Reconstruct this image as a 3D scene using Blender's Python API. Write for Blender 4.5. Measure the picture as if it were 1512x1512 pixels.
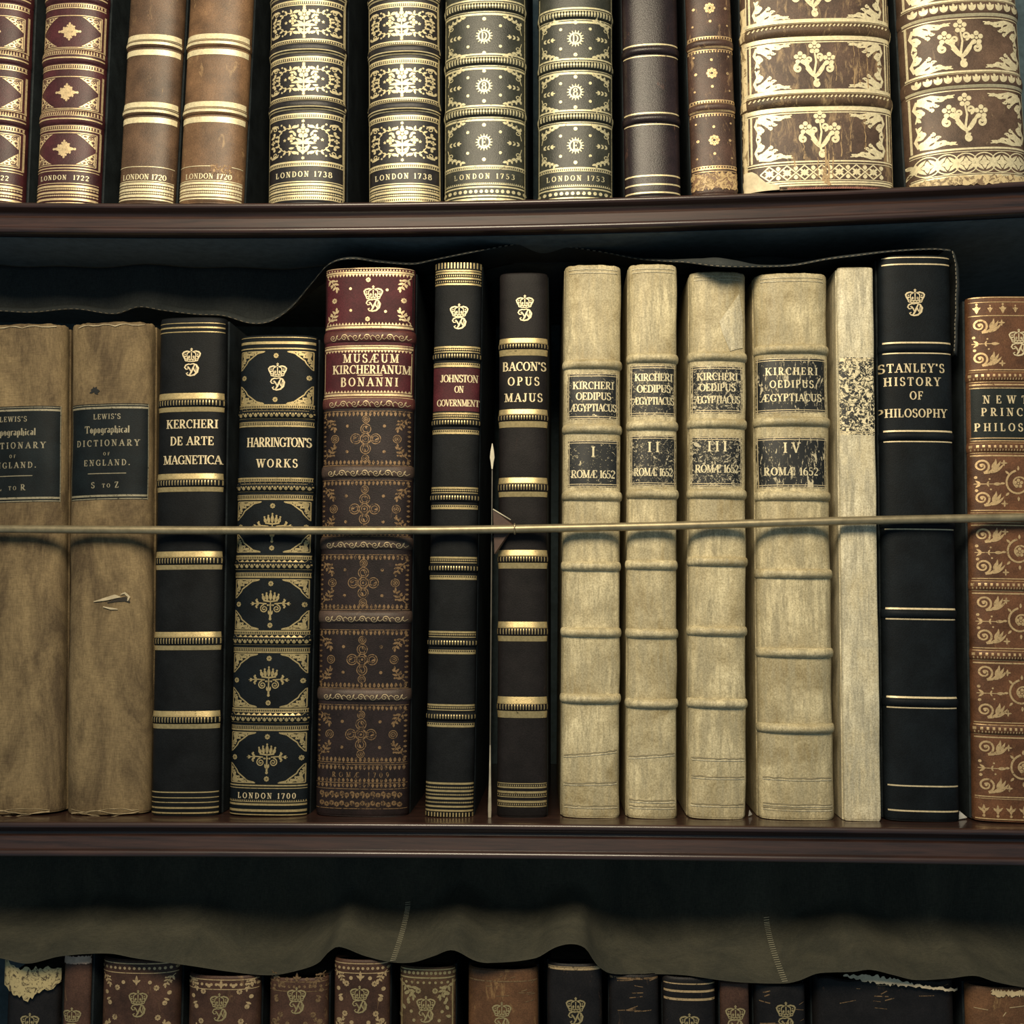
import bpy, math, random
from mathutils import Vector, Matrix, Euler

random.seed(7)
SC = bpy.context.scene
for o in list(bpy.data.objects):
    bpy.data.objects.remove(o)
COL = SC.collection
R = math.radians

# ------------------------------------------------------------------ camera
FPX = 1600.0
CAM = Vector((0.0, -0.80, 1.45))
PITCH, YAW = math.atan(0.080), math.atan(0.050)
CROT = Matrix.Rotation(YAW, 3, 'Z') @ Matrix.Rotation(math.pi / 2 + PITCH, 3, 'X')
cd = bpy.data.cameras.new('camera')
cam = bpy.data.objects.new('camera', cd)
COL.objects.link(cam)
cam.location = CAM
cam.rotation_euler = CROT.to_euler()
cd.sensor_width = 36.0
cd.lens = 36.0 * FPX / 1512.0
cd.clip_start = 0.01
SC.camera = cam

# ------------------------------------------------------------------ world, lights, exposure
w = bpy.data.worlds.new('world')
SC.world = w
w.use_nodes = True
bg = w.node_tree.nodes['Background']
bg.inputs[0].default_value = (0.56, 0.82, 1.0, 1)
bg.inputs[1].default_value = 0.20


def area_light(name, loc, target, size, power, color):
    ld = bpy.data.lights.new(name, 'AREA')
    ld.shape = 'RECTANGLE'
    ld.size, ld.size_y = size
    ld.energy = power
    ld.color = color
    o = bpy.data.objects.new(name, ld)
    COL.objects.link(o)
    o.location = loc
    o.rotation_euler = (Vector(target) - Vector(loc)).to_track_quat('-Z', 'Y').to_euler()
    return o


area_light('reading_room_lamp', (-0.12, -0.88, 2.15), (0.08, 0.0, 1.55), (0.60, 0.36), 16.2, (1.0, 0.86, 0.62))
SC.view_settings.view_transform = 'Standard'
SC.view_settings.look = 'None'
SC.view_settings.exposure = 0.0
SC.view_settings.gamma = 1.0
SC.view_settings.use_curve_mapping = False


# ------------------------------------------------------------------ picture <-> place
def P(px, py, Y):
    d = CROT @ Vector(((px - 756) / FPX, -(py - 756) / FPX, -1.0))
    return CAM + d * ((Y - CAM.y) / d.y)


def proj(p):
    q = CROT.transposed() @ (Vector(p) - CAM)
    return (756 + FPX * q.x / -q.z, 756 - FPX * q.y / -q.z)


def polyfit2(pts):
    # least squares quadratic through (x, z)
    n = len(pts)
    S = [sum(x ** k for x, _ in pts) for k in range(5)]
    T = [sum(z * x ** k for x, z in pts) for k in range(3)]
    M = Matrix(((S[0], S[1], S[2]), (S[1], S[2], S[3]), (S[2], S[3], S[4])))
    c = M.inverted() @ Vector(T)

    def f(x):
        e = 0.0
        if x < -0.5: e = x + 0.5; x = -0.5
        if x > 0.5: e = x - 0.5; x = 0.5
        return c[0] + c[1] * x + c[2] * x * x + e * (c[1] + 2 * c[2] * x)
    return f


LIP = -0.021          # front lip of the shelves
def shelf_curve(pix):
    return polyfit2([(P(x, y, LIP).x, P(x, y, LIP).z) for x, y in pix])


Z1 = shelf_curve([(0, 298), (400, 298), (800, 293), (1100, 285), (1300, 277), (1512, 266)])
Z2 = shelf_curve([(0, 1214), (600, 1216.5), (1100, 1219.5), (1512, 1226)])
Z3V = P(756, 1500, 0).z - 0.30
Z3 = lambda x: Z3V


def interp(pts, x):
    # smooth (Catmull-Rom like) interpolation of y over x
    n = len(pts)
    if x <= pts[0][0]: return pts[0][1]
    if x >= pts[-1][0]: return pts[-1][1]
    for i in range(n - 1):
        if pts[i][0] <= x <= pts[i + 1][0]:
            x0, y0 = pts[i]; x1, y1 = pts[i + 1]
            h = x1 - x0
            t = (x - x0) / h

            def slope(j):
                if j <= 0 or j >= n - 1: return 0.0
                return (pts[j + 1][1] - pts[j - 1][1]) / (pts[j + 1][0] - pts[j - 1][0])
            m0, m1 = slope(i) * h, slope(i + 1) * h
            return ((2 * t**3 - 3 * t**2 + 1) * y0 + (t**3 - 2 * t**2 + t) * m0
                    + (-2 * t**3 + 3 * t**2) * y1 + (t**3 - t**2) * m1)


# ------------------------------------------------------------------ materials
class NT:
    def __init__(s, name):
        s.m = bpy.data.materials.new(name)
        s.m.use_nodes = True
        s.t = s.m.node_tree
        s.b = s.t.nodes['Principled BSDF']
        s.out = s.t.nodes['Material Output']

    def n(s, typ, **kw):
        nd = s.t.nodes.new(typ)
        for k, v in kw.items():
            if isinstance(k, str) and hasattr(nd, k): setattr(nd, k, v)
            else: nd.inputs[k].default_value = v
        return nd

    def l(s, a, b): s.t.links.new(a, b)

    def coords(s, scale=(1, 1, 1)):
        tc = s.n('ShaderNodeTexCoord')
        oi = s.n('ShaderNodeObjectInfo')
        mul = s.n('ShaderNodeMath', operation='MULTIPLY'); mul.inputs[1].default_value = 13.7
        s.l(oi.outputs['Random'], mul.inputs[0])
        mp = s.n('ShaderNodeMapping')
        mp.inputs['Scale'].default_value = scale
        cb = s.n('ShaderNodeCombineXYZ')
        for i in range(3): s.l(mul.outputs[0], cb.inputs[i])
        s.l(tc.outputs['Object'], mp.inputs['Vector'])
        s.l(cb.outputs[0], mp.inputs['Location'])
        return mp.outputs[0]

    def noise(s, vec, scale, detail=4, rough=0.6, dist=0.0):
        nd = s.n('ShaderNodeTexNoise')
        nd.inputs['Scale'].default_value = scale
        nd.inputs['Detail'].default_value = detail
        nd.inputs['Roughness'].default_value = rough
        nd.inputs['Distortion'].default_value = dist
        s.l(vec, nd.inputs['Vector'])
        return nd.outputs['Fac']

    def ramp(s, fac, p0, p1, c0=(0, 0, 0, 1), c1=(1, 1, 1, 1)):
        nd = s.n('ShaderNodeValToRGB')
        e = nd.color_ramp.elements
        e[0].position, e[1].position = p0, p1
        e[0].color, e[1].color = c0, c1
        s.l(fac, nd.inputs[0])
        return nd.outputs[0]

    def mix(s, fac, a, b, mode='MIX'):
        nd = s.n('ShaderNodeMix', data_type='RGBA', blend_type=mode)
        if isinstance(fac, float): nd.inputs[0].default_value = fac
        else: s.l(fac, nd.inputs[0])
        for i, c in ((6, a), (7, b)):
            if isinstance(c, tuple): nd.inputs[i].default_value = c if len(c) == 4 else c + (1,)
            else: s.l(c, nd.inputs[i])
        return nd.outputs[2]

    def bump(s, h, strength, dist=0.001):
        nd = s.n('ShaderNodeBump')
        nd.inputs['Strength'].default_value = strength
        nd.inputs['Distance'].default_value = dist
        s.l(h, nd.inputs['Height'])
        s.l(nd.outputs[0], s.b.inputs['Normal'])

    def set(s, **kw):
        names = {'rough': 'Roughness', 'metal': 'Metallic', 'spec': 'Specular IOR Level', 'sheen': 'Sheen Weight', 'coat': 'Coat Weight'}
        for k, v in kw.items(): s.b.inputs[names[k]].default_value = v
        return s


def leather(name, col, worn=None, amount=0.25, rough=0.52, bump=0.35, spec=0.4):
    t = NT(name)
    v = t.coords()
    vs = t.coords((1, 1, 0.35))
    big = t.noise(v, 45, 5, 0.65)
    fine = t.noise(v, 1000, 3, 0.8)
    dark = tuple(c * 0.55 for c in col)
    lite = tuple(min(1, c * 1.4) for c in col)
    c = t.mix(t.ramp(big, 0.32, 0.68), dark, lite)
    c = t.mix(t.ramp(fine, 0.36, 0.64, (0.55, 0.55, 0.55, 1), (1.45, 1.45, 1.45, 1)), c, c) if False else t.mix(1.0, c, t.ramp(fine, 0.36, 0.64, (0.62, 0.62, 0.62, 1), (1, 1, 1, 1)), 'MULTIPLY')
    if worn:
        wn = t.noise(vs, 160, 7, 0.72, 0.6)
        c = t.mix(t.ramp(wn, 0.66 - amount * 0.3, 0.76 - amount * 0.2), c, worn)
    t.l(c, t.b.inputs['Base Color'])
    t.set(rough=rough, spec=spec)
    t.bump(t.noise(v, 1100, 3, 0.7), bump, 0.0005)
    return t.m


def vellum(name, col, dirt, bump=0.35):
    t = NT(name)
    v = t.coords()
    vs = t.coords((1, 1, 0.12))
    vh = t.coords((0.25, 0.25, 1))
    c = t.mix(t.ramp(t.noise(v, 24, 6, 0.66, 0.5), 0.36, 0.62), dirt, col)
    c = t.mix(t.ramp(t.noise(vs, 210, 6, 0.75), 0.40, 0.57), tuple(x * 0.54 for x in col), c)
    c = t.mix(t.ramp(t.noise(vh, 55, 5, 0.65), 0.58, 0.70), c, tuple(x * 0.66 for x in col))
    c = t.mix(1.0, c, t.ramp(t.noise(v, 850, 3, 0.8), 0.36, 0.62, (0.60, 0.58, 0.54, 1), (1, 1, 1, 1)), 'MULTIPLY')
    t.l(c, t.b.inputs['Base Color'])
    t.set(rough=0.5, spec=0.35)
    t.bump(t.noise(v, 150, 7, 0.72), bump, 0.0014)
    return t.m


def gold(name, col, rough=0.42, metal=0.55, wear=0.0, scale=420):
    t = NT(name)
    v = t.coords()
    c = t.mix(t.ramp(t.noise(v, 500, 4, 0.7), 0.30, 0.70), tuple(x * 0.62 for x in col), col)
    t.l(c, t.b.inputs['Base Color'])
    t.set(rough=rough, metal=metal)
    t.bump(t.noise(v, 1500, 2, 0.6), 0.25, 0.0003)
    if wear > 0:
        tr = t.n('ShaderNodeBsdfTransparent')
        mx = t.n('ShaderNodeMixShader')
        f = t.ramp(t.noise(v, scale, 5, 0.72, 0.3), 0.20 + wear * 0.28, 0.32 + wear * 0.30)
        t.l(f, mx.inputs[0])
        t.l(tr.outputs[0], mx.inputs[1])
        t.l(t.b.outputs[0], mx.inputs[2])
        t.l(mx.outputs[0], t.out.inputs[0])
    return t.m


def flecked(name, base, fleck, level, scale=260, stretch=(1, 1, 1)):
    t = NT(name)
    v = t.coords(stretch)
    f1 = t.ramp(t.noise(v, scale, 7, 0.75, 1.2), 0.60 - level * 0.16, 0.63 - level * 0.16)
    f2 = t.ramp(t.noise(v, scale * 0.32, 5, 0.7, 2.0), 0.66 - level * 0.09, 0.675 - level * 0.09)
    fm = t.n('ShaderNodeMath', operation='MAXIMUM')
    t.l(f1, fm.inputs[0]); t.l(f2, fm.inputs[1])
    c = t.mix(fm.outputs[0], base, fleck)
    t.l(c, t.b.inputs['Base Color'])
    t.set(rough=0.5)
    t.bump(fm.outputs[0], 0.5, 0.0003)
    return t.m


def cloth(name, col, col2, scale=1.0, rough=0.85, bump=0.4):
    t = NT(name)
    v = t.coords()
    vz = t.coords((1, 1, 0.18))
    vx = t.coords((0.12, 1, 1))
    a = t.noise(vz, 1500 * scale, 3, 0.7)
    b = t.noise(vx, 1500 * scale, 3, 0.7)
    wv = t.n('ShaderNodeMath', operation='ADD'); t.l(a, wv.inputs[0]); t.l(b, wv.inputs[1])
    wh = t.n('ShaderNodeMath', operation='MULTIPLY'); t.l(wv.outputs[0], wh.inputs[0]); wh.inputs[1].default_value = 0.5
    st = t.noise(t.coords((1, 1, 0.42)), 30, 8, 0.72, 0.6)
    c = t.mix(t.ramp(st, 0.38, 0.62), col2, col)
    c = t.mix(1.0, c, t.ramp(wh.outputs[0], 0.40, 0.60, (0.66, 0.66, 0.66, 1), (1, 1, 1, 1)), 'MULTIPLY')
    t.l(c, t.b.inputs['Base Color'])
    t.set(rough=rough, spec=0.2)
    t.bump(wh.outputs[0], bump, 0.0006)
    return t.m


def wood(name, col, col2):
    t = NT(name)
    v = t.coords((0.05, 1, 1))
    g = t.noise(v, 260, 6, 0.7, 0.4)
    c = t.mix(t.ramp(g, 0.32, 0.66), col, col2)
    t.l(c, t.b.inputs['Base Color'])
    t.set(rough=0.36, spec=0.5, coat=0.5)
    t.b.inputs['Coat Roughness'].default_value = 0.12
    t.bump(g, 0.10, 0.0005)
    return t.m


def plain(name, col, rough=0.6, metal=0.0, bump=0.15, bscale=600):
    t = NT(name)
    v = t.coords()
    c = t.mix(t.ramp(t.noise(v, 120, 5, 0.65), 0.3, 0.7), tuple(x * 0.7 for x in col), tuple(min(1, x * 1.2) for x in col))
    t.l(c, t.b.inputs['Base Color'])
    t.set(rough=rough, metal=metal)
    t.bump(t.noise(v, bscale, 3, 0.6), bump, 0.0004)
    return t.m


M = {}
M['wood'] = wood('mahogany', (0.014, 0.0075, 0.0065), (0.054, 0.0245, 0.0175))
M['back'] = plain('dark_panel', (0.13, 0.19, 0.21), 0.7)
M['under'] = plain('underside_shade_tone', (0.10, 0.125, 0.13), 0.7)  # teal tone of the shade below the shelf, put in as colour
M['felt'] = cloth('dust_cloth', (0.052, 0.056, 0.053), (0.036, 0.042, 0.042), 1.0)
M['felt3'] = cloth('dust_cloth_green', (0.080, 0.076, 0.055), (0.052, 0.052, 0.040), 1.0)
M['thread'] = plain('hem_thread', (0.17, 0.15, 0.11), 0.8)
M['seam'] = plain('seam_thread', (0.34, 0.31, 0.21), 0.8)
M['brass'] = plain('rod_brass', (0.34, 0.28, 0.17), 0.42, 0.6, 0.05)
M['iron'] = plain('bracket_metal', (0.10, 0.085, 0.065), 0.5, 0.3)
M['ivory_edge'] = plain('bracket_bare_edge', (0.60, 0.54, 0.40), 0.45)
M['dull_edge'] = plain('bracket_dull_edge', (0.085, 0.075, 0.055), 0.5)
M['frame_mid'] = plain('bracket_foot_metal', (0.36, 0.32, 0.24), 0.5)
M['board_gap_shade'] = leather('gap_shade_board_leather', (0.028, 0.036, 0.040), None, 0, 0.6, 0.3, 0.25)  # shade of the gaps between books put into the board colour
M['pages'] = plain('page_edges', (0.30, 0.24, 0.16), 0.8)
M['paper'] = plain('white_paper', (0.72, 0.70, 0.64), 0.8)
M['gold_pale'] = gold('gilt_pale', (0.86, 0.72, 0.42), 0.42, 0.40, 0.25)
M['gold_warm'] = gold('gilt_warm', (0.80, 0.55, 0.28), 0.40, 0.45, 0.40)
M['gold_red'] = gold('gilt_on_red', (0.85, 0.64, 0.36), 0.40, 0.40, 0.30)
M['gold_text'] = gold('gilt_letters', (0.88, 0.72, 0.44), 0.45, 0.30, 0.22)
M['gold_mute'] = gold('gilt_muted', (0.34, 0.30, 0.20), 0.5, 0.2, 0.40)
M['gold_band'] = gold('gilt_bands', (0.60, 0.46, 0.22), 0.38, 0.50, 0.24, 260)
M['gold_tan'] = gold('gilt_tan', (0.33, 0.20, 0.095), 0.42, 0.35, 0.62)
M['gold_cream'] = gold('gilt_cream', (0.95, 0.82, 0.52), 0.45, 0.30, 0.18)
M['gold_green'] = gold('gilt_green', (0.74, 0.66, 0.40), 0.42, 0.40, 0.40)
M['red_calf'] = leather('wine_red_leather', (0.066, 0.016, 0.019), None, 0, 0.45)
M['red_lab'] = leather('crimson_leather', (0.080, 0.014, 0.019), rough=0.6, spec=0.25)
M['brown_calf'] = leather('brown_calf', (0.120, 0.068, 0.038), (0.30, 0.19, 0.09), 0.14, 0.45)
M['brown_calf2'] = leather('brown_calf_light', (0.190, 0.104, 0.052), (0.36, 0.23, 0.11), 0.22, 0.45)
M['black_calf'] = leather('black_calf', (0.022, 0.022, 0.024), None, 0, 0.42)
M['black_1738'] = leather('brown_black_calf', (0.018, 0.015, 0.016), None, 0, 0.42)
M['green_calf'] = leather('dark_green_calf', (0.036, 0.037, 0.027), (0.13, 0.115, 0.065), 0.06, 0.38)
M['plum_calf'] = leather('dark_plum_calf', (0.022, 0.013, 0.014), (0.13, 0.055, 0.035), 0.10, 0.34)
M['small_calf'] = leather('worn_brown_calf', (0.078, 0.040, 0.028), (0.32, 0.20, 0.10), 0.24, 0.45)
M['mottled'] = leather('mottled_brown_calf', (0.105, 0.062, 0.042), (0.34, 0.23, 0.12), 0.48, 0.48)
M['mottled2'] = leather('mottled_brown_calf_b', (0.135, 0.082, 0.054), (0.38, 0.27, 0.15), 0.18, 0.48)
M['tan_worn'] = plain('rubbed_tan_leather', (0.62, 0.47, 0.26), 0.65)
M['teal_black'] = leather('blue_black_leather', (0.0062, 0.0090, 0.0115), None, 0, 0.58, 0.35, 0.16)
M['kerch'] = leather('black_brown_leather', (0.0075, 0.0085, 0.0095), None, 0, 0.58, 0.35, 0.16)
M['bacon'] = leather('dark_brown_leather', (0.013, 0.0105, 0.0105), (0.05, 0.028, 0.02), 0.02, 0.56, 0.35, 0.18)
M['johnston'] = leather('black_leather', (0.0085, 0.0095, 0.0105), None, 0, 0.58, 0.35, 0.16)
M['museum'] = leather('dark_brown_calf', (0.021, 0.013, 0.013), (0.07, 0.042, 0.03), 0.10, 0.5, 0.35, 0.25)
M['newton'] = leather('russet_leather', (0.150, 0.064, 0.030), (0.28, 0.14, 0.06), 0.16, 0.5, 0.45, 0.3)
M['lab_black'] = leather('black_label', (0.006, 0.008, 0.009), None, 0, 0.6, 0.3, 0.18)
M['lab_teal'] = leather('dark_teal_label', (0.006, 0.010, 0.012), None, 0, 0.6, 0.2, 0.2)
M['lab_green'] = leather('dark_green_label', (0.012, 0.017, 0.016), None, 0, 0.55, 0.3, 0.25)
VC, VD = (0.88, 0.76, 0.48), (0.40, 0.32, 0.17)
M['vellum'] = vellum('cream_vellum', VC, VD)
M['vellum_b'] = vellum('cream_vellum_pale', (0.95, 0.86, 0.62), (0.70, 0.60, 0.38))
M['buck'] = cloth('brown_buckram', (0.290, 0.208, 0.108), (0.110, 0.076, 0.042), 0.8, 0.8)
M['fl1'] = flecked('black_label_few_chips', (0.010, 0.011, 0.011), VC, 0.0, 420)
M['fl2'] = flecked('black_label_chipped', (0.009, 0.010, 0.010), (0.58, 0.50, 0.33), 0.27, 420)
M['fl3'] = flecked('black_label_flaking', (0.009, 0.010, 0.010), (0.60, 0.52, 0.35), 0.38, 400)
M['fl4'] = flecked('black_label_cracked', (0.009, 0.010, 0.010), (0.58, 0.50, 0.33), 0.24, 360, (1.0, 1, 0.35))
M['fl5'] = flecked('black_label_mostly_gone', (0.011, 0.012, 0.012), VC, 0.62, 300)
M['r3_a'] = leather('row_brown_a', (0.090, 0.044, 0.028), (0.22, 0.13, 0.06), 0.18, 0.5, 0.4, 0.3)
M['r3_b'] = leather('row_brown_b', (0.120, 0.066, 0.034), (0.28, 0.17, 0.08), 0.22, 0.5, 0.4, 0.3)
M['r3_c'] = leather('row_russet', (0.170, 0.080, 0.036), (0.32, 0.19, 0.08), 0.26, 0.5, 0.4, 0.3)
M['r3_d'] = leather('row_black', (0.014, 0.012, 0.012), (0.10, 0.06, 0.035), 0.10, 0.5, 0.35, 0.25)
M['pink_cap'] = plain('pink_headcap', (0.52, 0.36, 0.26), 0.6)


# ------------------------------------------------------------------ mesh helpers
def link_mesh(name, verts, faces, mat, parent=None, smooth=True):
    me = bpy.data.meshes.new(name)
    me.from_pydata([tuple(v) for v in verts], [], faces)
    me.materials.append(mat)
    if smooth:
        me.polygons.foreach_set('use_smooth', [True] * len(me.polygons))
    me.update()
    o = bpy.data.objects.new(name, me)
    COL.objects.link(o)
    if parent: o.parent = parent
    return o


def tag(o, label, cat, group=None):
    o['label'] = label
    o['category'] = cat
    if group: o['group'] = group
    return o


def grid_faces(nr, nc, base=0, flip=False):
    fs = []
    for r in range(nr - 1):
        for c in range(nc - 1):
            q = (base + r * nc + c, base + r * nc + c + 1, base + (r + 1) * nc + c + 1, base + (r + 1) * nc + c)
            fs.append(q[::-1] if flip else q)
    return fs


def box_verts(x0, x1, y0, y1, z0, z1, ch=0.0006):
    # box with chamfered vertical front edges (front = -y)
    prof = [(x0 + ch, y0), (x1 - ch, y0), (x1, y0 + ch), (x1, y1), (x0, y1), (x0, y0 + ch)]
    vs = [(x, y, z0) for x, y in prof] + [(x, y, z1) for x, y in prof]
    n = len(prof)
    fs = [tuple(range(n))[::-1], tuple(range(n, 2 * n))]
    for i in range(n):
        j = (i + 1) % n
        fs.append((i, j, n + j, n + i))
    return vs, fs


def tube(name, pts, rad, mat, parent=None, seg=10, cap=True):
    vs, fs = [], []
    n = len(pts)
    for i, p in enumerate(pts):
        p = Vector(p)
        d = (Vector(pts[min(i + 1, n - 1)]) - Vector(pts[max(i - 1, 0)])).normalized()
        a = d.cross(Vector((0, 0, 1)))
        if a.length < 1e-4: a = d.cross(Vector((0, 1, 0)))
        a.normalize()
        b = a.cross(d).normalized()
        rr = rad(i / (n - 1)) if callable(rad) else rad
        for k in range(seg):
            t = 2 * math.pi * k / seg
            vs.append(p + a * (rr * math.cos(t)) + b * (rr * math.sin(t)))
    for i in range(n - 1):
        for k in range(seg):
            k2 = (k + 1) % seg
            fs.append((i * seg + k, i * seg + k2, (i + 1) * seg + k2, (i + 1) * seg + k))
    if cap:
        fs.append(tuple(range(seg))[::-1])
        fs.append(tuple(range((n - 1) * seg, n * seg)))
    return link_mesh(name, vs, fs, mat, parent)


# ------------------------------------------------------------------ letters (strokes: k thick, n thin, f serif, a arc)
TH, TN, SF = 0.185, 0.085, 0.17
GL = {
 'A': (.78, "n.08,0,.38,1 k.38,1,.70,0 n.18,.36,.58,.36 f.08,0 f.70,0"),
 'B': (.68, "k.15,0,.15,1 a.30,.76,.22,.24,-90,90 a.30,.27,.28,.27,-90,90 n.04,1,.3,1 n.12,.53,.3,.53 n.04,0,.3,0"),
 'C': (.72, "a.42,.5,.35,.48,48,312 n.66,.64,.66,.95"),
 'D': (.78, "k.16,0,.16,1 a.30,.5,.38,.48,-90,90 n.04,.98,.3,.98 n.04,.02,.3,.02"),
 'E': (.64, "k.15,0,.15,1 n.04,.97,.56,.97 n.15,.5,.42,.5 n.04,.03,.58,.03 n.56,1,.56,.76 n.58,0,.58,.26 n.42,.38,.42,.62"),
 'F': (.60, "k.15,0,.15,1 n.04,.97,.56,.97 n.15,.5,.42,.5 n.56,1,.56,.76 n.42,.38,.42,.62 f.15,0"),
 'G': (.78, "a.42,.5,.35,.48,48,330 n.66,.64,.66,.95 k.66,.04,.66,.42 f.66,.42"),
 'H': (.84, "k.17,0,.17,1 k.67,0,.67,1 n.17,.5,.67,.5 f.17,0 f.17,1 f.67,0 f.67,1"),
 'I': (.36, "k.18,0,.18,1 f.18,0 f.18,1"),
 'J': (.48, "k.30,1,.30,.2 a.17,.2,.13,.19,180,360 f.30,1"),
 'K': (.80, "k.16,0,.16,1 n.2,.4,.64,1 k.34,.58,.68,0 f.16,0 f.16,1 f.64,1 f.68,0"),
 'L': (.62, "k.16,0,.16,1 n.04,.03,.56,.03 n.56,0,.56,.3 f.16,1"),
 'M': (.96, "n.14,0,.14,1 k.16,1,.47,.04 n.47,.04,.80,1 k.80,0,.80,1 f.14,0 f.12,1 f.80,0 f.82,1"),
 'N': (.82, "n.15,0,.15,1 k.15,1,.66,0 n.66,0,.66,1 f.15,0 f.12,1 f.66,1"),
 'O': (.82, "a.41,.5,.33,.48,0,360"),
 'P': (.66, "k.16,0,.16,1 a.30,.73,.26,.26,-90,90 n.04,.98,.3,.98 n.16,.47,.3,.47 f.16,0"),
 'R': (.76, "k.16,0,.16,1 a.30,.73,.26,.26,-90,90 n.04,.98,.3,.98 n.16,.47,.3,.47 k.34,.47,.64,0 f.16,0 f.66,0"),
 'S': (.58, "a.29,.75,.20,.24,25,270 a.29,.255,.22,.255,90,-155 n.48,.74,.48,.97 n.07,.03,.07,.28"),
 'T': (.70, "k.35,0,.35,1 n.04,.97,.66,.97 n.04,1,.04,.74 n.66,1,.66,.74 f.35,0"),
 'U': (.80, "k.17,1,.17,.3 a.41,.3,.24,.29,180,360 n.65,.3,.65,1 f.17,1 f.65,1"),
 'V': (.76, "k.09,1,.39,0 n.39,0,.68,1 f.09,1 f.68,1"),
 'W': (1.06, "k.09,1,.32,0 n.32,0,.53,1 k.52,1,.75,0 n.75,0,.97,1 f.09,1 f.53,1 f.97,1"),
 'Y': (.74, "k.09,1,.37,.45 n.37,.45,.65,1 k.37,.48,.37,0 f.09,1 f.65,1 f.37,0"),
 'Z': (.68, "n.07,.97,.6,.97 k.55,1,.12,0 n.07,.03,.61,.03 n.07,1,.07,.76 n.61,0,.61,.26"),
 '@': (1.06, "n.06,0,.5,1 k.56,0,.56,1 n.2,.36,.56,.36 n.46,.97,.97,.97 n.56,.5,.83,.5 n.46,.03,.99,.03 n.97,1,.97,.76 n.99,0,.99,.26 f.06,0"),
 '0': (.62, "a.31,.5,.24,.48,0,360"),
 '1': (.40, "k.22,0,.22,1 n.08,.82,.22,.98 f.22,0"),
 '2': (.60, "a.30,.72,.22,.26,165,-35 n.47,.56,.08,.06 k.08,.06,.54,.06"),
 '3': (.56, "a.27,.76,.19,.22,150,-80 a.26,.27,.24,.27,85,-155"),
 '5': (.58, "n.14,.96,.50,.96 n.14,1,.14,.52 a.27,.30,.24,.29,120,-150"),
 '6': (.60, "a.31,.30,.23,.29,0,360 a.50,.34,.42,.63,95,180"),
 '7': (.58, "n.06,.95,.54,.95 k.52,.95,.22,0 n.06,1,.06,.76"),
 '8': (.60, "a.30,.76,.19,.22,0,360 a.30,.27,.24,.27,0,360"),
 '9': (.60, "a.29,.70,.23,.29,0,360 a.10,.66,.42,.63,-85,0"),
 "'": (.22, "k.10,1,.08,.74"),
 '.': (.26, "k.12,0,.12,.18"),
 '-': (.40, "n.06,.42,.34,.42"),
 't': (.40, "k.18,.06,.18,.92 n.04,.62,.38,.62 n.18,.04,.36,.1"),
 'o': (.48, "k.12,.1,.12,.54 k.36,.08,.36,.52 n.1,.56,.26,.66 n.26,.66,.38,.5 n.12,.08,.24,0 n.24,0,.38,.1"),
 'p': (.50, "k.12,-.3,.12,.6 k.38,.08,.38,.54 n.12,.58,.3,.66 n.3,.66,.38,.52 n.12,.06,.3,0 n.3,0,.38,.08"),
 'g': (.50, "k.12,.1,.12,.54 k.38,-.2,.38,.62 n.12,.58,.3,.66 n.12,.06,.38,.06 n.08,-.2,.38,-.28"),
 'r': (.38, "k.12,0,.12,.62 n.12,.5,.28,.64 k.30,.52,.30,.66"),
 'a': (.48, "k.36,.02,.36,.58 k.12,.06,.12,.3 n.12,.32,.36,.36 n.1,.6,.36,.62 n.12,.04,.36,.08"),
 'h': (.50, "k.12,0,.12,1 k.38,-.08,.38,.5 n.12,.54,.3,.64 n.3,.64,.38,.5"),
 'i': (.26, "k.13,0,.13,.6 k.13,.76,.13,.9"),
 'c': (.40, "k.12,.1,.12,.54 n.12,.56,.34,.62 n.12,.06,.34,.02"),
 'l': (.26, "k.13,0,.13,1"),
 ' ': (.34, ""),
}


def glyph(ch):
    w, d = GL[ch]
    out = []
    for tok in d.split():
        k, v = tok[0], [float(x) for x in tok[1:].split(',')]
        if k in 'kn':
            out.append(([(v[0], v[1]), (v[2], v[3])], [TH if k == 'k' else TN] * 2))
        elif k == 'f':
            out.append(([(v[0] - SF, abs(v[1] - 0.03)), (v[0] + SF, abs(v[1] - 0.03))], [TN * 0.9] * 2))
        else:
            cx, cy, rx, ry, a0, a1 = v
            n = max(6, int(abs(a1 - a0) / 18))
            pts, ws = [], []
            for i in range(n + 1):
                a = R(a0 + (a1 - a0) * i / n)
                pts.append((cx + rx * math.cos(a), cy + ry * math.sin(a)))
                ws.append(TN + (TH - TN) * abs(math.cos(a)) ** 1.4)
            out.append((pts, ws))
    return w, out


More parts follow.
